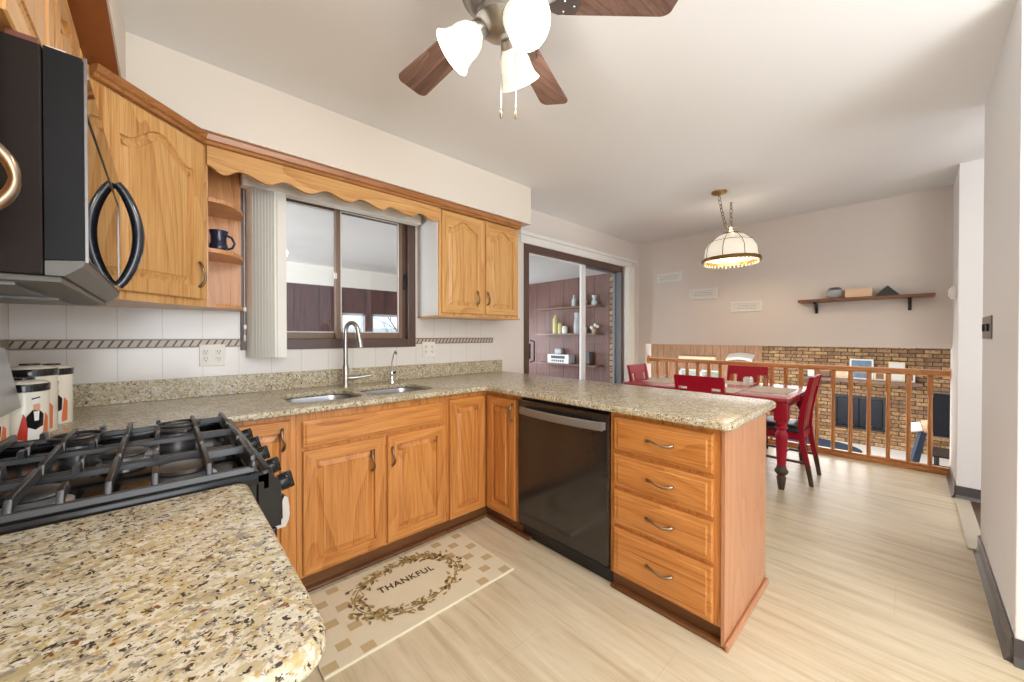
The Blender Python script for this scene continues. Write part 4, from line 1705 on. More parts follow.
NP = 32
for k in range(NS):
    mb = MB()
    outr, inr = [], []
    rows = []
    for (r, z) in prof:
        row = []
        for q in range(5):
            a = 2 * PI * (k + q / 4) / NS
            row.append((r * math.cos(a), r * math.sin(a), z))
        rows.append(row)
    A = [[mb.bm.verts.new((PX + x, PY + y, z)) for x, y, z in row] for row in rows]
    B = [[mb.bm.verts.new((PX + x * 0.985, PY + y * 0.985, z - 0.002)) for x, y, z in row] for row in rows]
    for G in (A, B):
        for i in range(len(rows) - 1):
            for j in range(4):
                mb.bm.faces.new([G[i][j], G[i][j + 1], G[i + 1][j + 1], G[i + 1][j]])
    for i in range(len(rows) - 1):
        for j in (0, 4):
            mb.bm.faces.new([A[i][j], A[i + 1][j], B[i + 1][j], B[i][j]])
    for j in range(4):
        for i in (0, len(rows) - 1):
            mb.bm.faces.new([A[i][j], A[i][j + 1], B[i][j + 1], B[i][j]])
    mb.build('glass_panel', 'tiffany_panel_lit', pd_, 40)
mb = MB()
for k in range(NS):
    a = 2 * PI * k / NS
    mb.tube([(PX + r * math.cos(a) * 1.005, PY + r * math.sin(a) * 1.005, z) for r, z in prof], 0.0035, 6)
for (r, z) in (prof[2],):
    mb.tube(ringp(r * 1.005, z, NP), 0.003, 6, closed=True)
mb.lathe([(0.075, 2.278), (0.078, 2.288), (0.03, 2.300), (0.012, 2.318)], (PX, PY, 0), 24)
mb.build('lead_frame', 'brass', pd_, 40)
mb = MB()
zr = 2.018
rings = []
for k in range(48):
    a = 2 * PI * k / 48
    rr = 0.250 + 0.004 * math.cos(16 * a)
    rings.append([(PX + (rr + o) * math.cos(a), PY + (rr + o) * math.sin(a), zr + h) for o, h in ((-0.010, 0.018), (0.004, 0.018), (0.012, -0.006), (0.006, -0.020), (-0.006, -0.016))])
rings.append(rings[0])
mb.loops(rings, False, False)
bmesh.ops.remove_doubles(mb.bm, verts=mb.bm.verts, dist=1e-6)
mb.build('rim', 'brass', pd_, 40)
mb = MB()
for k in range(40):
    a = 2 * PI * k / 40
    for j in range(2):
        mb.sphere((PX + 0.238 * math.cos(a), PY + 0.238 * math.sin(a), 1.996 - 0.013 * j), 0.0065, seg=6)
tag(mb.build('bead_fringe', 'crystal', pd_), 'glass bead fringe', kind='stuff')
mb = MB()
for k in range(3):
    a = 2 * PI * k / 3
    mb.sphere((PX + 0.07 * math.cos(a), PY + 0.07 * math.sin(a), 2.12), 0.030)
mb.build('bulb', 'bulb_lit', pd_, 60)
point('pendant_light', (PX, PY, 2.06), 10, (1.0, 0.80, 0.55), 0.08)
point('pendant_uplight', (PX, PY, 2.335), 1.2, (1.0, 0.86, 0.66), 0.03)


def chain(path, name, parent, step=0.040):
    # links along a polyline
    P = [Vector(p) for p in path]
    seg = []
    mb = MB()
    dist = 0
    i = 0
    flip = 0
    for a, b in zip(P, P[1:]):
        L = (b - a).length
        n = max(1, round(L / step))
        d = (b - a) / n
        for k in range(n):
            c = a + d * (k + 0.5)
            dn = d.normalized()
            s = dn.cross(Vector((0.3, 0.9, 0.2))).normalized()
            if flip % 2:
                s = dn.cross(s)
            flip += 1
            ring = [c + dn * (0.62 * d.length * math.cos(t)) + s * (0.013 * math.sin(t)) for t in [2 * PI * q / 10 for q in range(10)]]
            mb.tube(ring, 0.0036, 5, closed=True)
    return mb.build(name, 'pewter', parent)


mb = MB()
mb.lathe([(0.065, CE), (0.062, CE - 0.012), (0.03, CE - 0.026), (0.01, CE - 0.03), (0.006, CE - 0.045)], (3.764, 1.229, 0), 28)
mb.build('ceiling_canopy', 'brass', pd_, 50)
mb = MB()
mb.lathe([(0.012, CE), (0.012, CE - 0.006), (0.004, CE - 0.01), (0.004, CE - 0.03)], (PX, PY, 0), 12)
mb.build('ceiling_hook', 'brass', pd_, 50)
chain([(PX, PY, CE - 0.02), (PX, PY, 2.32)], 'chain', pd_)
pts = []
for i in range(9):
    s = i / 8
    x = 3.764 + (PX - 0.012 - 3.764) * s
    z = (CE - 0.04) + (2.33 - CE + 0.04) * s - 0.10 * math.sin(PI * s)
    pts.append((x, 1.229 + (PY - 1.229) * s, z))
chain(pts, 'chain', pd_)

# ---------------------------------------------------------------- dining table
TB = thing('dining_table', (4.14, 1.40, 0), 'red painted dining table with turned legs in front of the railing', 'table')
tx0, tx1, ty0, ty1 = 3.62, 4.68, 0.665, 2.16
mb = MB()
o_ = slab('table_top', [rounded(tx0, tx1, ty0, ty1, 0.06)], 0.725, 0.757, 0.010, 'table_top_red', TB)
mb = MB()
mb.box(tx0 + 0.07, tx1 - 0.07, ty0 + 0.08, ty0 + 0.10, 0.63, 0.727)
mb.box(tx0 + 0.07, tx1 - 0.07, ty1 - 0.10, ty1 - 0.08, 0.63, 0.727)
mb.box(tx0 + 0.07, tx0 + 0.09, ty0 + 0.08, ty1 - 0.08, 0.63, 0.727)
mb.box(tx1 - 0.09, tx1 - 0.07, ty0 + 0.08, ty1 - 0.08, 0.63, 0.727)
mb.build('apron', 'red_paint', TB)
for (lx, ly) in ((tx0 + 0.09, ty0 + 0.065), (tx1 - 0.09, ty0 + 0.065), (tx0 + 0.09, ty1 - 0.065), (tx1 - 0.09, ty1 - 0.065)):
    mb = MB()
    mb.box(lx - 0.046, lx + 0.046, ly - 0.046, ly + 0.046, 0.565, 0.726, 0.004)
    mb.lathe([(0.030, 0.20), (0.036, 0.30), (0.042, 0.42), (0.044, 0.455), (0.032, 0.475), (0.030, 0.49), (0.043, 0.505), (0.043, 0.515), (0.030, 0.53), (0.040, 0.55), (0.046, 0.567)], (lx, ly, 0), 24)
    lg = mb.build('leg', 'red_paint', TB, 40)
    mb = MB()
    mb.lathe([(0.020, 0.0), (0.024, 0.02), (0.034, 0.10), (0.026, 0.115), (0.046, 0.14), (0.048, 0.155), (0.036, 0.175), (0.030, 0.20)], (lx, ly, 0), 24)
    tag(mb.build('foot', 'dark_brown_paint', lg, 40), 'dark brown turned foot')

# ---------------------------------------------------------------- dining chairs (local: faces +y, back at -y)


def make_chair():
    t = bpy.data.objects.new('dining_chair', None)
    COL.objects.link(t)
    ROOTLOC[t.name] = Vector((0, 0, 0))
    hw = 0.190
    # back posts continuing into rear legs
    for s in (-1, 1):
        path = [(s * hw, -0.218, 0.17), (s * hw, -0.185, 0.33), (s * hw, -0.170, 0.45), (s * hw, -0.180, 0.60), (s * hw, -0.215, 0.78), (s * hw, -0.245, 0.915)]
        mb = MB()
        rings = []
        for (x, y, z), w in zip(path, (0.017, 0.019, 0.021, 0.020, 0.018, 0.016)):
            rings.append([(x - 0.014, y - w, z), (x + 0.014, y - w, z), (x + 0.014, y + w, z), (x - 0.014, y + w, z)])
        mb.loops(rings)
        lg = mb.build('back_leg', 'red_paint', t)
        mb = MB()
        rings = []
        for (y, z, w) in ((-0.245, 0, 0.014), (-0.235, 0.07, 0.015), (-0.218, 0.17, 0.0175)):
            rings.append([(s * hw - 0.015, y - w, z), (s * hw + 0.015, y - w, z), (s * hw + 0.015, y + w, z), (s * hw - 0.015, y + w, z)])
        mb.loops(rings)
        tag(mb.build('foot', 'dark_brown_paint', lg), 'dark brown lower leg')
        mb = MB()
        mb.box(s * 0.19 - 0.018, s * 0.19 + 0.018, 0.165, 0.201, 0.17, 0.43, 0.002)
        lg = mb.build('front_leg', 'red_paint', t)
        mb = MB()
        rings = [[(s * 0.19 + a * w, 0.183 + b * w, z) for a, b in ((-1, -1), (1, -1), (1, 1), (-1, 1))] for w, z in ((0.013, 0), (0.019, 0.17))]
        mb.loops(rings)
        tag(mb.build('foot', 'dark_brown_paint', lg), 'dark brown lower leg')
    # back: broad top panel with a centre splat running down, small gaps beside it
    def by(z):
        return -0.172 - 0.072 * max(0, (z - 0.47)) / 0.44 * (0.6 + 0.4 * max(0, (z - 0.47)) / 0.44)
    mb = MB()
    for (x0, x1, z0, z1) in ((-hw - 0.008, hw + 0.008, 0.815, 0.915), (-0.10, 0.10, 0.47, 0.815)):
        n = 5
        rings = []
        for k in range(n + 1):
            z = z0 + (z1 - z0) * k / n
            y = by(z)
            rings.append([(x0, y - 0.009, z), (x1, y - 0.009, z), (x1, y + 0.009, z), (x0, y + 0.009, z)])
        mb.loops(rings)
    z0, z1 = 0.765, 0.816
    for s in (-1, 1):
        a, b = (0.155, hw)
        x0, x1 = (a, b) if s > 0 else (-b, -a)
        pass
    mb.build('backrest', 'red_paint', t)
    mb = MB()
    mb.box(-0.19, 0.19, 0.172, 0.192, 0.37, 0.43)
    mb.box(-0.195, 0.195, -0.178, -0.158, 0.37, 0.43)
    for s in (-1, 1):
        mb.box(s * 0.195 - 0.01, s * 0.195 + 0.01, -0.16, 0.18, 0.37, 0.43)
    mb.build('seat_frame', 'red_paint', t)
    mb = MB()
    rings = []
    for (i, z) in ((0.0, 0.43), (-0.012, 0.445), (-0.010, 0.465), (0.02, 0.482), (0.08, 0.487)):
        rings.append([(x, y, z) for x, y in rounded(-0.205 + i, 0.205 - i, -0.165 + i, 0.205 - i, 0.045)])
    mb.loops(rings)
    tag(mb.build('seat_cushion', 'seat_leather', t, 50), 'dark grey padded seat')
    mb = MB()
    for s in (-1, 1):
        mb.box(s * 0.197 - 0.008, s * 0.197 + 0.008, -0.215, 0.175, 0.175, 0.195)
    mb.box(-0.19, 0.19, -0.02, 0.0, 0.175, 0.195)
    tag(mb.build('stretcher', 'dark_brown_paint', t), 'dark brown stretcher')
    return t


ch0 = make_chair()
spots = [
    ((4.15, 0.815), 0, 'red dining chair at the right end of the table, seen from its side'),
    ((3.62, 1.262), -90, 'red dining chair with its back to the peninsula counter'),
    ((4.70, 1.30), 90, 'red dining chair on the railing side of the table, facing the kitchen'),
    ((4.22, 2.05), 180, 'red dining chair at the far left end of the table, by the patio door'),
]
for i, ((x, y), r, lab) in enumerate(spots):
    c = ch0 if i == 0 else copy_tree(ch0)
    c.location = (x, y, 0)
    c.rotation_euler = (0, 0, math.radians(r))
    tag(c, lab, 'chair', 'red dining chairs')

# table setting
for i, (x, y, w, h, lab) in enumerate(((4.14, 0.90, 0.46, 0.32, 'beige placemat at the right end of the red table'),
                                       (3.83, 1.30, 0.32, 0.46, 'beige placemat on the kitchen side of the red table'),
                                       (4.46, 1.36, 0.32, 0.46, 'beige placemat on the railing side of the red table'),
                                       (4.14, 1.90, 0.46, 0.32, 'beige placemat at the far left end of the red table'))):
    mb = MB(); mb.box(x - w / 2, x + w / 2, y - h / 2, y + h / 2, 0.7572, 0.7602, 0.001)
    tag(mb.build('placemat', 'placemat_beige'), lab, 'placemat', 'placemats on the dining table')
t = thing('salt_shaker', (4.40, 1.13, 0.7605), 'small silver shaker on the red table', 'shaker')
mb = MB(); mb.lathe([(0.024, 0), (0.026, 0.01), (0.022, 0.05), (0.018, 0.065)], (4.40, 1.13, 0.7602), 16)
mb.build('body', 'white_plastic', t, 50)
mb = MB(); mb.lathe([(0.02, 0.062), (0.02, 0.075), (0.01, 0.084)], (4.40, 1.13, 0.7602), 16)
mb.build('cap', 'chrome', t, 50)
t = thing('napkin_holder', (4.38, 1.175, 0.7605), 'square white napkin box beside the shaker on the table', 'napkin holder')
mb = MB(); mb.box(4.44, 4.49, 1.15, 1.21, 0.7605, 0.825, 0.004)
mb.build('box', 'white_plastic', t)
mb = MB(); mb.box(4.452, 4.478, 1.16, 1.20, 0.82, 0.832)
mb.build('napkins', 'paper_white', t)
t = thing('wood_shaker', (4.50, 1.04, 0.7605), 'brown wooden pepper mill on the red table', 'pepper mill')
mb = MB(); mb.lathe([(0.022, 0), (0.022, 0.012), (0.014, 0.03), (0.018, 0.06), (0.012, 0.07)], (4.52, 1.03, 0.7572), 16)
mb.build('body', 'oak_rail_z', t, 50)
mb = MB(); mb.lathe([(0.012, 0.07), (0.017, 0.078), (0.012, 0.09), (0.003, 0.096)], (4.52, 1.03, 0.7572), 16)
mb.build('knob', 'brass', t, 50)

# ---------------------------------------------------------------- railing
XR = 5.20
rl = thing('railing', (XR, 1.2, 0), 'oak balustrade along the open edge of the dining area', 'railing')
mb = MB()
prof = [(-0.030, 0.895), (-0.034, 0.925), (-0.022, 0.945), (0.0, 0.950), (0.022, 0.945), (0.034, 0.925), (0.030, 0.895), (0.0, 0.888)]
mb.loops([[(XR + o, yv, z) for o, z in prof] for yv in (YR + 0.02, 2.625)])
mb.build('handrail', 'oak_rail_y', rl, 40)
mb = MB()
mb.box(XR - 0.045, XR + 0.045, YR, 2.634, 0.0, 0.04, 0.006)
mb.box(XR - 0.024, XR + 0.024, YR, 2.634, 0.04, 0.062, 0.004)
mb.build('bottom_rail', 'oak_rail_y', rl)
for (yv, s) in ((YR, 1), (2.634, -1)):
    mb = MB()
    mb.lathe([(0.062, 0), (0.062, 0.012), (0.052, 0.020)], (XR, yv, 0.915), 24, (0, s, 0))
    mb.build('wall_rosette', 'oak_rail_z', rl, 50)
k = 0
yv = -0.115
while yv < 2.60:
    mb = MB()
    mb.box(XR - 0.0185, XR + 0.0185, yv - 0.0185, yv + 0.0185, 0.715, 0.89, 0.002)
    mb.lathe([(0.016, 0.06), (0.0165, 0.10), (0.0185, 0.30), (0.0155, 0.325), (0.021, 0.345), (0.0155, 0.365), (0.0175, 0.40), (0.0145, 0.68), (0.0175, 0.70), (0.019, 0.716)], (XR, yv, 0), 12)
    mb.build('baluster', 'oak_rail_z', rl, 40)
    yv += 0.1375

# ---------------------------------------------------------------- wall shelf and ornaments
sh = thing('wall_shelf', (5.0, 0.35, 1.6), 'brown wooden shelf on black brackets on the dining wall', 'shelf')
mb = MB()
mb.box(4.925, XF, -0.135, 0.835, 1.612, 1.640, 0.004)
mb.build('board', 'shelf_wood_y', sh)
for yv in (0.70, 0.02):
    mb = MB()
    mb.prism([(XF, 1.612), (XF, 1.50), (XF - 0.012, 1.50), (XF - 0.02, 1.545), (XF - 0.05, 1.58), (XF - 0.12, 1.597), (XF - 0.13, 1.612)], lambda u, v, t: (u, t, v), yv - 0.012, yv + 0.012)
    mb.build('bracket', 'black_plastic', sh)
t = thing('stone_pot', (5.02, 0.53, 1.64), 'round grey stoneware pot at the left of the wall shelf', 'pot')
mb = MB(); mb.lathe([(0.03, 0), (0.055, 0.015), (0.068, 0.05), (0.060, 0.085)], (5.01, 0.545, 1.64), 24)
mb.build('body', 'pot_grey', t, 60)
mb = MB(); mb.lathe([(0.060, 0.084), (0.045, 0.108), (0.036, 0.113), (0.030, 0.105)], (5.01, 0.545, 1.64), 24)
tag(mb.build('shoulder', 'pot_dark', t, 60), 'dark glazed shoulder')
t = thing('wooden_box', (5.01, 0.36, 1.64), 'pale peach rectangular box in the middle of the wall shelf', 'box')
mb = MB(); mb.box(4.955, 5.06, 0.265, 0.46, 1.640, 1.715, 0.003)
mb.build('box', 'box_peach', t)
mb = MB(); mb.box(4.953, 5.062, 0.263, 0.462, 1.700, 1.724, 0.003)
mb.build('lid', 'box_peach', t)
mb = MB()
cx_, cy_ = 5.01, 0.165
b = [(cx_ - 0.06, cy_ - 0.085, 1.6405), (cx_ + 0.06, cy_ - 0.085, 1.6405), (cx_ + 0.06, cy_ + 0.085, 1.6405), (cx_ - 0.06, cy_ + 0.085, 1.6405)]
tp = [(cx_ - 0.004, cy_ - 0.005, 1.735), (cx_ + 0.004, cy_ - 0.005, 1.735), (cx_ + 0.004, cy_ + 0.005, 1.735), (cx_ - 0.004, cy_ + 0.005, 1.735)]
mb.loops([b, tp])
tag(mb.build('pyramid_ornament', 'dark_pyramid'), 'dark grey pyramid ornament on the right of the wall shelf', 'ornament')

# three small framed quotes stepping down the far wall
for (y0_, y1_, z0_, z1_, lab) in ((2.115, 2.455, 2.005, 2.125, 'topmost of three small white framed signs on the dining wall'),
                                 (1.675, 2.012, 1.738, 1.868, 'middle one of three small white framed signs on the dining wall'),
                                 (1.20, 1.522, 1.552, 1.672, 'lowest of three small white framed signs on the dining wall')):
    t = thing('framed_sign', (XF, (y0_ + y1_) / 2, z0_), lab, 'sign', 'framed signs on the dining wall')
    mb = MB()
    e = 0.018
    mb.box(XF - 0.018, XF, y0_, y1_, z0_, z0_ + e, 0.003)
    mb.box(XF - 0.018, XF, y0_, y1_, z1_ - e, z1_, 0.003)
    mb.box(XF - 0.018, XF, y0_, y0_ + e, z0_ + e, z1_ - e, 0.003)
    mb.box(XF - 0.018, XF, y1_ - e, y1_, z0_ + e, z1_ - e, 0.003)
    mb.build('frame', 'frame_white', t)
    mb = MB()
    mb.box(XF - 0.008, XF, y0_ + e, y1_ - e, z0_ + e, z1_ - e)
    for r_ in range(2):
        zc = z1_ - 0.05 - r_ * 0.030
        ya = y0_ + 0.06
        while ya < y1_ - 0.08:
            L = random.uniform(0.015, 0.04)
            mb.box(XF - 0.009, XF - 0.0078, ya, ya + L, zc - 0.003, zc + 0.003, mi=1)
            ya += L + 0.012
    mb.build('print', ['pale_print', 'grey_ink'], t)

# ---------------------------------------------------------------- lower family room beyond the railing
FZ = -1.07
XB = 11.2
mb = MB(); mb.box(5.27, XB + 0.3, -3.0, 6.0, FZ - 0.1, FZ)
struct('floor_lower', mb, 'carpet_light')
mb = MB(); mb.box(5.27, XB + 0.3, -3.0, 6.0, 1.147, 1.30)
struct('ceiling_lower', mb, 'ceiling_paint')
mb = MB()
mb.box(XB, XB + 0.3, -3.0, 0.39, FZ, 1.147)
mb.box(XB, XB + 0.3, 1.20, 2.63, FZ, 1.147)
mb.box(XB, XB + 0.3, 0.39, 1.20, -0.08, 1.147)
mb.box(XB, XB + 0.3, 0.39, 1.20, FZ, -0.76)
struct('wall_brick', mb, 'brick')
mb = MB()
# panelled wall with a bright window in it
pz0, pz1, py0, py1 = -0.55, 0.30, 3.55, 4.75
mb.box(XB, XB + 0.2, 2.63, py0, FZ, 1.147)
mb.box(XB, XB + 0.2, py1, 6.0, FZ, 1.147)
mb.box(XB, XB + 0.2, py0, py1, FZ, pz0)
mb.box(XB, XB + 0.2, py0, py1, pz1, 1.147)
struct('wall_panelled', mb, 'light_paneling')
mb = MB()
for (a, b) in ((py0, py0 + 0.05), (py1 - 0.05, py1), ((py0 + py1) / 2 - 0.03, (py0 + py1) / 2 + 0.03)):
    mb.box(XB + 0.02, XB + 0.12, a, b, pz0, pz1)
mb.box(XB + 0.02, XB + 0.12, py0, py1, pz0, pz0 + 0.05)
mb.box(XB + 0.02, XB + 0.12, py0, py1, pz1 - 0.05, pz1)
w2 = struct('window_2', mb, 'alu_white')
mb = MB(); mb.box(XB + 0.06, XB + 0.066, py0 + 0.04, py1 - 0.04, pz0 + 0.04, pz1 - 0.04)
mb.build('glass_pane', 'window_glass', w2)
mb = MB(); mb.box(5.27, 5.40, -3.0, 6.0, FZ, -0.12)
struct('wall_step', mb, 'white_paint')
mb = MB(); mb.box(5.27, XB + 0.3, -3.1, -3.0, FZ, 1.147)
struct('wall_lower_right', mb, 'white_paint')
mb = MB()
mb.box(XB - 0.12, XB, 3.70, 4.70, 0.55, 0.68, 0.01)
tag(mb.build('window_cornice', 'valance_cream'), 'cream cornice box above the family room window', 'cornice')
mb = MB()
rings = []
for k in range(9):
    s = k / 8
    rings.append([(XB - 0.28, 2.78 + 0.6 * s, 0.66 + 0.05 * math.sin(PI * s)), (XB - 0.02, 2.78 + 0.6 * s, 0.78 + 0.04 * math.sin(PI * s)), (XB - 0.02, 2.78 + 0.6 * s, 0.74 + 0.04 * math.sin(PI * s)), (XB - 0.28, 2.78 + 0.6 * s, 0.60 + 0.05 * math.sin(PI * s))])
mb.loops(rings)
tag(mb.build('wall_uplighter', 'frame_white'), 'white curved shelf-like wall light on the panelled wall', 'wall light')
mb = MB()
for (a, b) in ((1.20, 1.26), (0.33, 0.39)):
    pass
fp = thing('fireplace', (XB, 0.8, FZ), 'fireplace insert with dark glass doors in the brick wall', 'fireplace')
mb = MB()
mb.box(XB - 0.02, XB + 0.28, 0.36, 0.42, -0.79, -0.05)
mb.box(XB - 0.02, XB + 0.28, 1.17, 1.23, -0.79, -0.05)
mb.box(XB - 0.02, XB + 0.28, 0.42, 1.17, -0.11, -0.05)
mb.box(XB - 0.02, XB + 0.28, 0.42, 1.17, -0.79, -0.74)
mb.box(XB + 0.2, XB + 0.28, 0.42, 1.17, -0.74, -0.11)
mb.build('surround', 'firebox_black', fp)
for (a, b) in ((0.43, 0.79), (0.80, 1.16)):
    mb = MB(); mb.box(XB - 0.01, XB, a, b, -0.73, -0.12, 0.003)
    mb.build('glass_door', 'fire_glass', fp)
mb = MB()
mb.box(XB - 0.24, XB - 0.002, -0.6, 2.45, FZ, -0.86)
tag(mb.build('hearth', 'brick'), 'raised brick hearth in front of the fireplace', 'hearth')
mb = MB()
mb.box(XB - 0.24, XB, -0.15, 1.80, 0.24, 0.32, 0.01)
tag(mb.build('mantel_shelf', 'walnut_y'), 'dark wooden mantel shelf across the brick wall', 'mantel')
for (yc, w, h, fm, pm, lab) in ((1.60, 0.16, 0.22, 'frame_white', 'pale_print', 'small white framed picture at the left end of the mantel'),
                               (1.375, 0.22, 0.20, 'dark_brown_paint', 'photo_brown', 'wide dark framed picture second from the left on the mantel'),
                               (1.09, 0.26, 0.20, 'frame_cream', 'box_peach', 'wide cream framed picture left of the tallest one on the mantel'),
                               (0.755, 0.38, 0.44, 'frame_white', 'photo_blue', 'tallest framed picture on the mantel, with a blue landscape'),
                               (0.47, 0.18, 0.20, 'frame_cream', 'photo_brown', 'small framed photo just right of the tallest picture on the mantel'),
                               (0.22, 0.24, 0.40, 'frame_cream', 'pale_print', 'tall cream framed picture toward the right of the mantel'),
                               (0.02, 0.12, 0.20, 'frame_white', 'photo_brown', 'narrow white framed picture at the right end of the mantel')):
    t = thing('mantel_picture', (XB - 0.1, yc, 0.32), lab, 'picture', 'pictures on the mantel')
    mb = MB(); mb.box(XB - 0.13, XB - 0.10, yc - w / 2, yc + w / 2, 0.3205, 0.32 + h, 0.004)
    mb.build('frame', fm, t)
    mb = MB(); mb.box(XB - 0.133, XB - 0.129, yc - w / 2 + 0.03, yc + w / 2 - 0.03, 0.35, 0.29 + h)
    mb.build('picture', pm, t)
mb = MB()
n = 40
mb.prism([(10.15 + 0.72 * math.cos(2 * PI * k / n), 1.65 + 0.98 * math.sin(2 * PI * k / n)) for k in range(n)], lambda u, v, t: (u, v, t), FZ, FZ + 0.02)
tag(mb.build('oval_rug', 'rug_blue'), 'dark blue oval rug on the pale lower floor', 'rug')
t = thing('television', (8.9, -0.55, FZ), 'large black flat television standing at the right of the lower room', 'television')
mb = MB(); mb.box(8.88, 8.92, -1.35, -0.22, -0.32, 0.36, 0.005)
mb.build('panel', 'tv_screen', t)
mb = MB()
mb.box(8.875, 8.925, -1.36, -0.21, 0.355, 0.372)
mb.box(8.875, 8.925, -1.36, -0.21, -0.332, -0.315)
mb.box(8.875, 8.925, -0.222, -0.208, -0.32, 0.36)
mb.build('bezel', 'dark_steel', t)
mb = MB(); mb.box(8.86, 8.94, -0.95, -0.75, -0.56, -0.33); mb.box(8.75, 9.05, -1.1, -0.6, -0.58, -0.56)
mb.build('stand', 'black_plastic', t)
t = thing('tv_cabinet', (9.0, -0.8, FZ), 'low dark cabinet with open glass shelves under the television', 'cabinet')
for z in (-0.60, -0.88, FZ + 0.02):
    mb = MB(); mb.box(8.66, 9.3, -1.5, -0.22, z, z + 0.02)
    mb.build('shelf', 'fire_glass', t)
for (x, y) in ((8.70, -0.27), (9.25, -0.27), (8.70, -1.45), (9.25, -1.45)):
    mb = MB()
    mb.box(x - 0.02, x + 0.02, y - 0.02, y + 0.02, FZ, -0.60)
    mb.build('leg', 'black_plastic', t)
# treadmill-like exercise machine
t = thing('exercise_machine', (8.3, -0.1, FZ), 'folding exercise machine with a dark slanted post and pale console', 'exercise machine')
mb = MB()
rings = [[(8.46, -0.10, -0.20), (8.50, -0.16, -0.20), (8.54, -0.13, -0.20), (8.50, -0.07, -0.20)], [(8.34, 0.06, FZ + 0.08), (8.40, -0.03, FZ + 0.08), (8.46, 0.02, FZ + 0.08), (8.40, 0.10, FZ + 0.08)]]
mb.loops(rings)
mb.build('post', 'treadmill_navy', t)
mb = MB()
mb.tube([(8.50, 0.02, -0.16), (8.50, -0.10, -0.13)], [0.07, 0.07], 14)
tag(mb.build('console', 'frame_white', t, 50), 'white console drum')
mb = MB()
mb.tube([(8.50, -0.11, -0.13), (8.50, -0.20, -0.11)], [0.09, 0.10], 14)
tag(mb.build('cushion', 'tan_leather', t, 50), 'tan cushion')
mb = MB()
mb.box(8.10, 8.62, -0.75, 0.12, FZ, FZ + 0.09, 0.02)
mb.build('base', 'frame_white', t)
mb = MB()
mb.box(8.2, 8.52, -0.70, -0.05, FZ + 0.09, FZ + 0.11)
mb.build('belt', 'treadmill_navy', t)

# ---------------------------------------------------------------- sunroom behind the window wall
SX0, SX1, SY1 = -2.0, 4.8, 5.34
mb = MB(); mb.box(SX0, SX1 + 0.15, YW + 0.14, SY1 + 0.15, -0.14, -0.02)
struct('floor_sunroom', mb, 'dark_wood_floor')
mb = MB(); mb.box(SX0, SX1 + 0.15, YW + 0.14, SY1 + 0.15, 2.185, 2.30)
struct('ceiling_sunroom', mb, 'sunroom_ceiling_paint')
mb = MB(); mb.box(SX0, SX1, SY1 - 0.02, SY1, 1.93, 2.185)
struct('trim_6', mb, 'sunroom_beam_paint')
mb = MB(); mb.box(SX1, SX1 + 0.15, YW + 0.14, SY1, -0.02, 2.185)
struct('wall_sunroom_right', mb, 'siding_y')
mb = MB(); mb.box(SX1 - 0.03, SX1, YW + 0.15, 3.02, -0.02, 2.185)
struct('wall_sunroom_brick', mb, 'brick')
mb = MB()
wz_a, wz_b = 0.55, 1.58
mb.box(SX0, 1.78, SY1, SY1 + 0.15, -0.02, 2.0)
mb.box(1.78, SX1, SY1, SY1 + 0.15, wz_b, 2.185)
mb.box(1.78, SX1, SY1, SY1 + 0.15, -0.02, wz_a)
mb.box(SX0, 1.78, SY1, SY1 + 0.15, 2.0, 2.185)
for x in (2.12, 3.1, 4.05):
    mb.box(x, x + 0.09, SY1, SY1 + 0.15, wz_a, wz_b)
struct('wall_sunroom_back', mb, 'siding_x')
mb = MB()
for (a, b) in ((1.78, 2.12), (2.21, 3.1), (3.19, 4.05), (4.14, SX1)):
    for (c, d_) in ((a, a + 0.03), (b - 0.03, b)):
        mb.box(c, d_, SY1 + 0.03, SY1 + 0.1, wz_a, wz_b)
    mb.box(a, b, SY1 + 0.03, SY1 + 0.1, wz_a, wz_a + 0.03)
    mb.box(a, b, SY1 + 0.03, SY1 + 0.1, wz_b - 0.03, wz_b)
w3 = struct('window_3', mb, 'alu_white')
mb = MB(); mb.box(1.8, SX1 - 0.02, SY1 + 0.06, SY1 + 0.064, wz_a + 0.02, wz_b - 0.02)
mb.build('glass_pane', 'window_glass', w3)
for (z, lab) in ((1.715, 'top brown shelf on the sunroom wall behind the patio door'), (1.300, 'middle brown shelf on the sunroom wall behind the patio door'), (0.825, 'lowest brown shelf on the sunroom wall behind the patio door')):
    mb = MB()
    mb.box(SX1 - 0.22, SX1, 3.14, 4.30 if z != 1.3 else 4.34, z - 0.022, z, 0.003)
    tag(mb.build('sunroom_shelf', 'brown_vinyl_light'), lab, 'shelf', 'shelves on the sunroom wall')


def ornament(name, x, y, z, prof, mat, label, cat, group=None):
    mb = MB(); mb.lathe(prof, (x, y, z), 14)
    tag(mb.build(name, mat, None, 50), label, cat, group)


bot_ = [(0.03, 0), (0.034, 0.01), (0.034, 0.10), (0.014, 0.14), (0.013, 0.18), (0.016, 0.185)]
ornament('glass_bottle', 4.70, 3.62, 1.715, bot_, 'glass_bottle', 'clear glass bottle at the left of the top sunroom shelf', 'bottle')
ornament('pottery_jug', 4.70, 3.42, 1.715, [(0.04, 0), (0.05, 0.06), (0.02, 0.12), (0.03, 0.2)], 'tan_leather', 'tan jug in the middle of the top sunroom shelf', 'jug')
ornament('glass_vase', 4.70, 3.24, 1.715, [(0.04, 0), (0.045, 0.05), (0.02, 0.09), (0.04, 0.15)], 'glass_bottle', 'pale flared vase at the right of the top sunroom shelf', 'vase')
ornament('yellow_bottle', 4.70, 4.00, 1.300, [(0.04, 0), (0.04, 0.24), (0.016, 0.27), (0.016, 0.30)], 'bottle_yellow', 'tall yellow bottle at the left of the middle sunroom shelf', 'bottle')
ornament('green_jar', 4.70, 3.90, 1.300, [(0.035, 0), (0.035, 0.14), (0.02, 0.17)], 'bottle_yellow', 'short yellow jar beside the tall yellow bottle', 'jar')
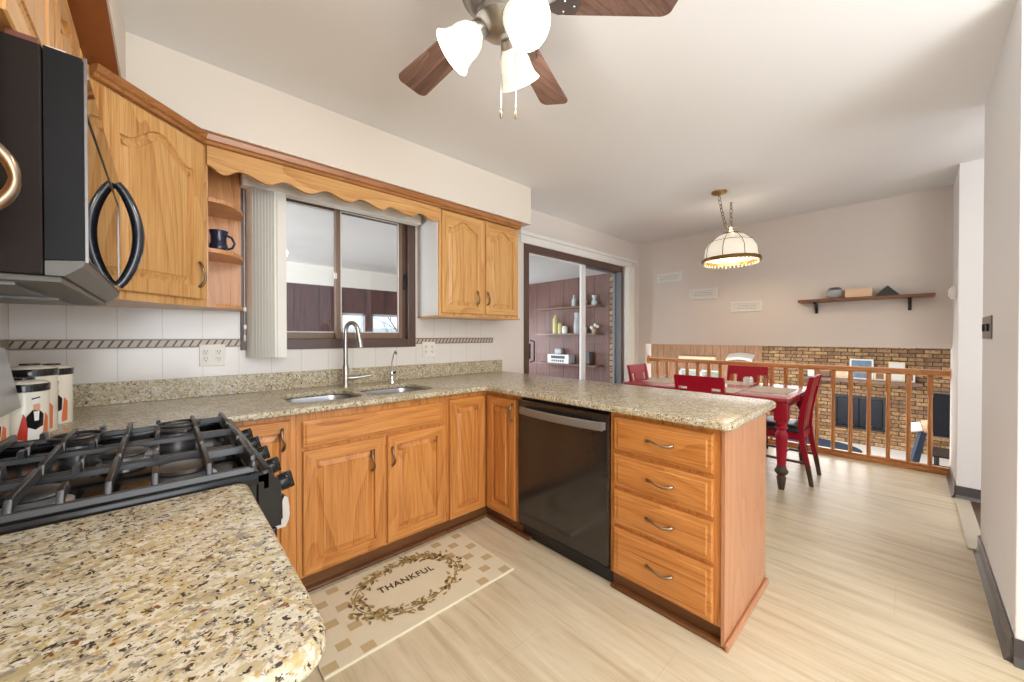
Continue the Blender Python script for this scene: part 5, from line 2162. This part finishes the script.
ornament('white_jar', 4.70, 3.80, 1.300, [(0.045, 0), (0.045, 0.10), (0.03, 0.12)], 'frame_white', 'white jar beside the yellow jar on the middle sunroom shelf', 'jar')
ornament('tall_vase', 4.70, 3.55, 1.300, [(0.05, 0), (0.06, 0.1), (0.045, 0.25), (0.05, 0.32)], 'pot_grey', 'tall pale vase in the centre of the middle sunroom shelf', 'vase')
ornament('small_cup', 4.70, 3.42, 1.300, [(0.03, 0), (0.035, 0.09)], 'frame_white', 'small white cup right of the tall vase', 'cup')
t = thing('flower_pot', (4.70, 3.24, 1.30), 'little pot of white flowers on the middle sunroom shelf', 'flower pot')
mb = MB(); mb.lathe([(0.03, 0), (0.042, 0.06)], (4.70, 3.24, 1.30), 14)
mb.build('pot', 'tan_leather', t)
mb = MB()
for (dx, dy, dz) in ((0, -0.06, 0.10), (0, 0.05, 0.09), (0.02, 0, 0.13), (-0.03, 0.02, 0.08), (-0.02, -0.03, 0.12)):
    mb.tube([(4.70, 3.24, 1.35), (4.70 + dx, 3.24 + dy, 1.30 + dz)], 0.002, 5)
    mb.sphere((4.70 + dx, 3.24 + dy, 1.30 + dz), 0.024, seg=8)
mb.build('flowers', 'flower_white', t, 60)
t = thing('radio', (4.70, 3.85, 0.825), 'white radio with a dark dial on the lowest sunroom shelf', 'radio')
mb = MB(); mb.box(4.62, 4.78, 3.66, 4.10, 0.825, 0.965, 0.01)
mb.build('case', 'radio_white', t)
mb = MB(); mb.box(4.615, 4.622, 3.74, 4.02, 0.90, 0.945)
for k in range(6):
    mb.box(4.615, 4.622, 3.76 + k * 0.045, 3.785 + k * 0.045, 0.85, 0.88)
mb.build('dial', 'slot_dark', t)
mb = MB(); mb.box(4.66, 4.76, 3.30, 3.44, 0.825, 1.02, 0.02)
tag(mb.build('speaker_box', 'pot_dark'), 'dark grey speaker box right of the radio', 'speaker')
mb = MB(); mb.box(4.70, 4.78, 3.88, 4.02, 0.966, 1.06, 0.02)
tag(mb.build('small_clock', 'pot_grey'), 'small grey rounded clock on top of the radio', 'clock')

# ---------------------------------------------------------------- outdoors
mb = MB(); mb.box(-20, 40, SY1 + 0.3, 45, -0.9, -0.8)
struct('ground', mb, 'grass_ground')
t = thing('neighbour_house', (9, 22, -0.8), 'pale neighbouring house seen through the sunroom windows', 'house')
mb = MB(); mb.box(11.0, 17, 32, 38, -0.8, 0.9)
mb.build('walls', 'house_siding', t)
mb = MB(); mb.prism([(31.6, 0.9), (38.4, 0.9), (35, 2.0)], lambda u, v, tt: (tt, u, v), 10.7, 17.3)
mb.build('roof', 'house_roof', t)
tr = thing('bare_tree', (6.3, 12.5, -0.8), 'leafless tree seen through the sunroom window', 'tree')
mb = MB()
random.seed(5)


def branch(mb, p, d, L, r, depth):
    pts = [p]
    for k in range(3):
        d = (d + Vector((random.uniform(-.18, .18), random.uniform(-.18, .18), random.uniform(-.05, .14)))).normalized()
        pts.append(pts[-1] + d * L / 3)
    mb.tube(pts, [r, r * 0.88, r * 0.75, r * 0.6], 6)
    if depth > 0:
        for k in range(3):
            q = pts[random.choice((1, 2, 3))]
            nd = (d + Vector((random.uniform(-.9, .9), random.uniform(-.9, .9), random.uniform(-.1, .5)))).normalized()
            branch(mb, q, nd, L * 0.7, r * 0.5, depth - 1)


branch(mb, Vector((6.3, 12.5, -0.8)), Vector((0, 0, 1)), 2.6, 0.11, 4)
mb.build('trunk', 'bark', tr)
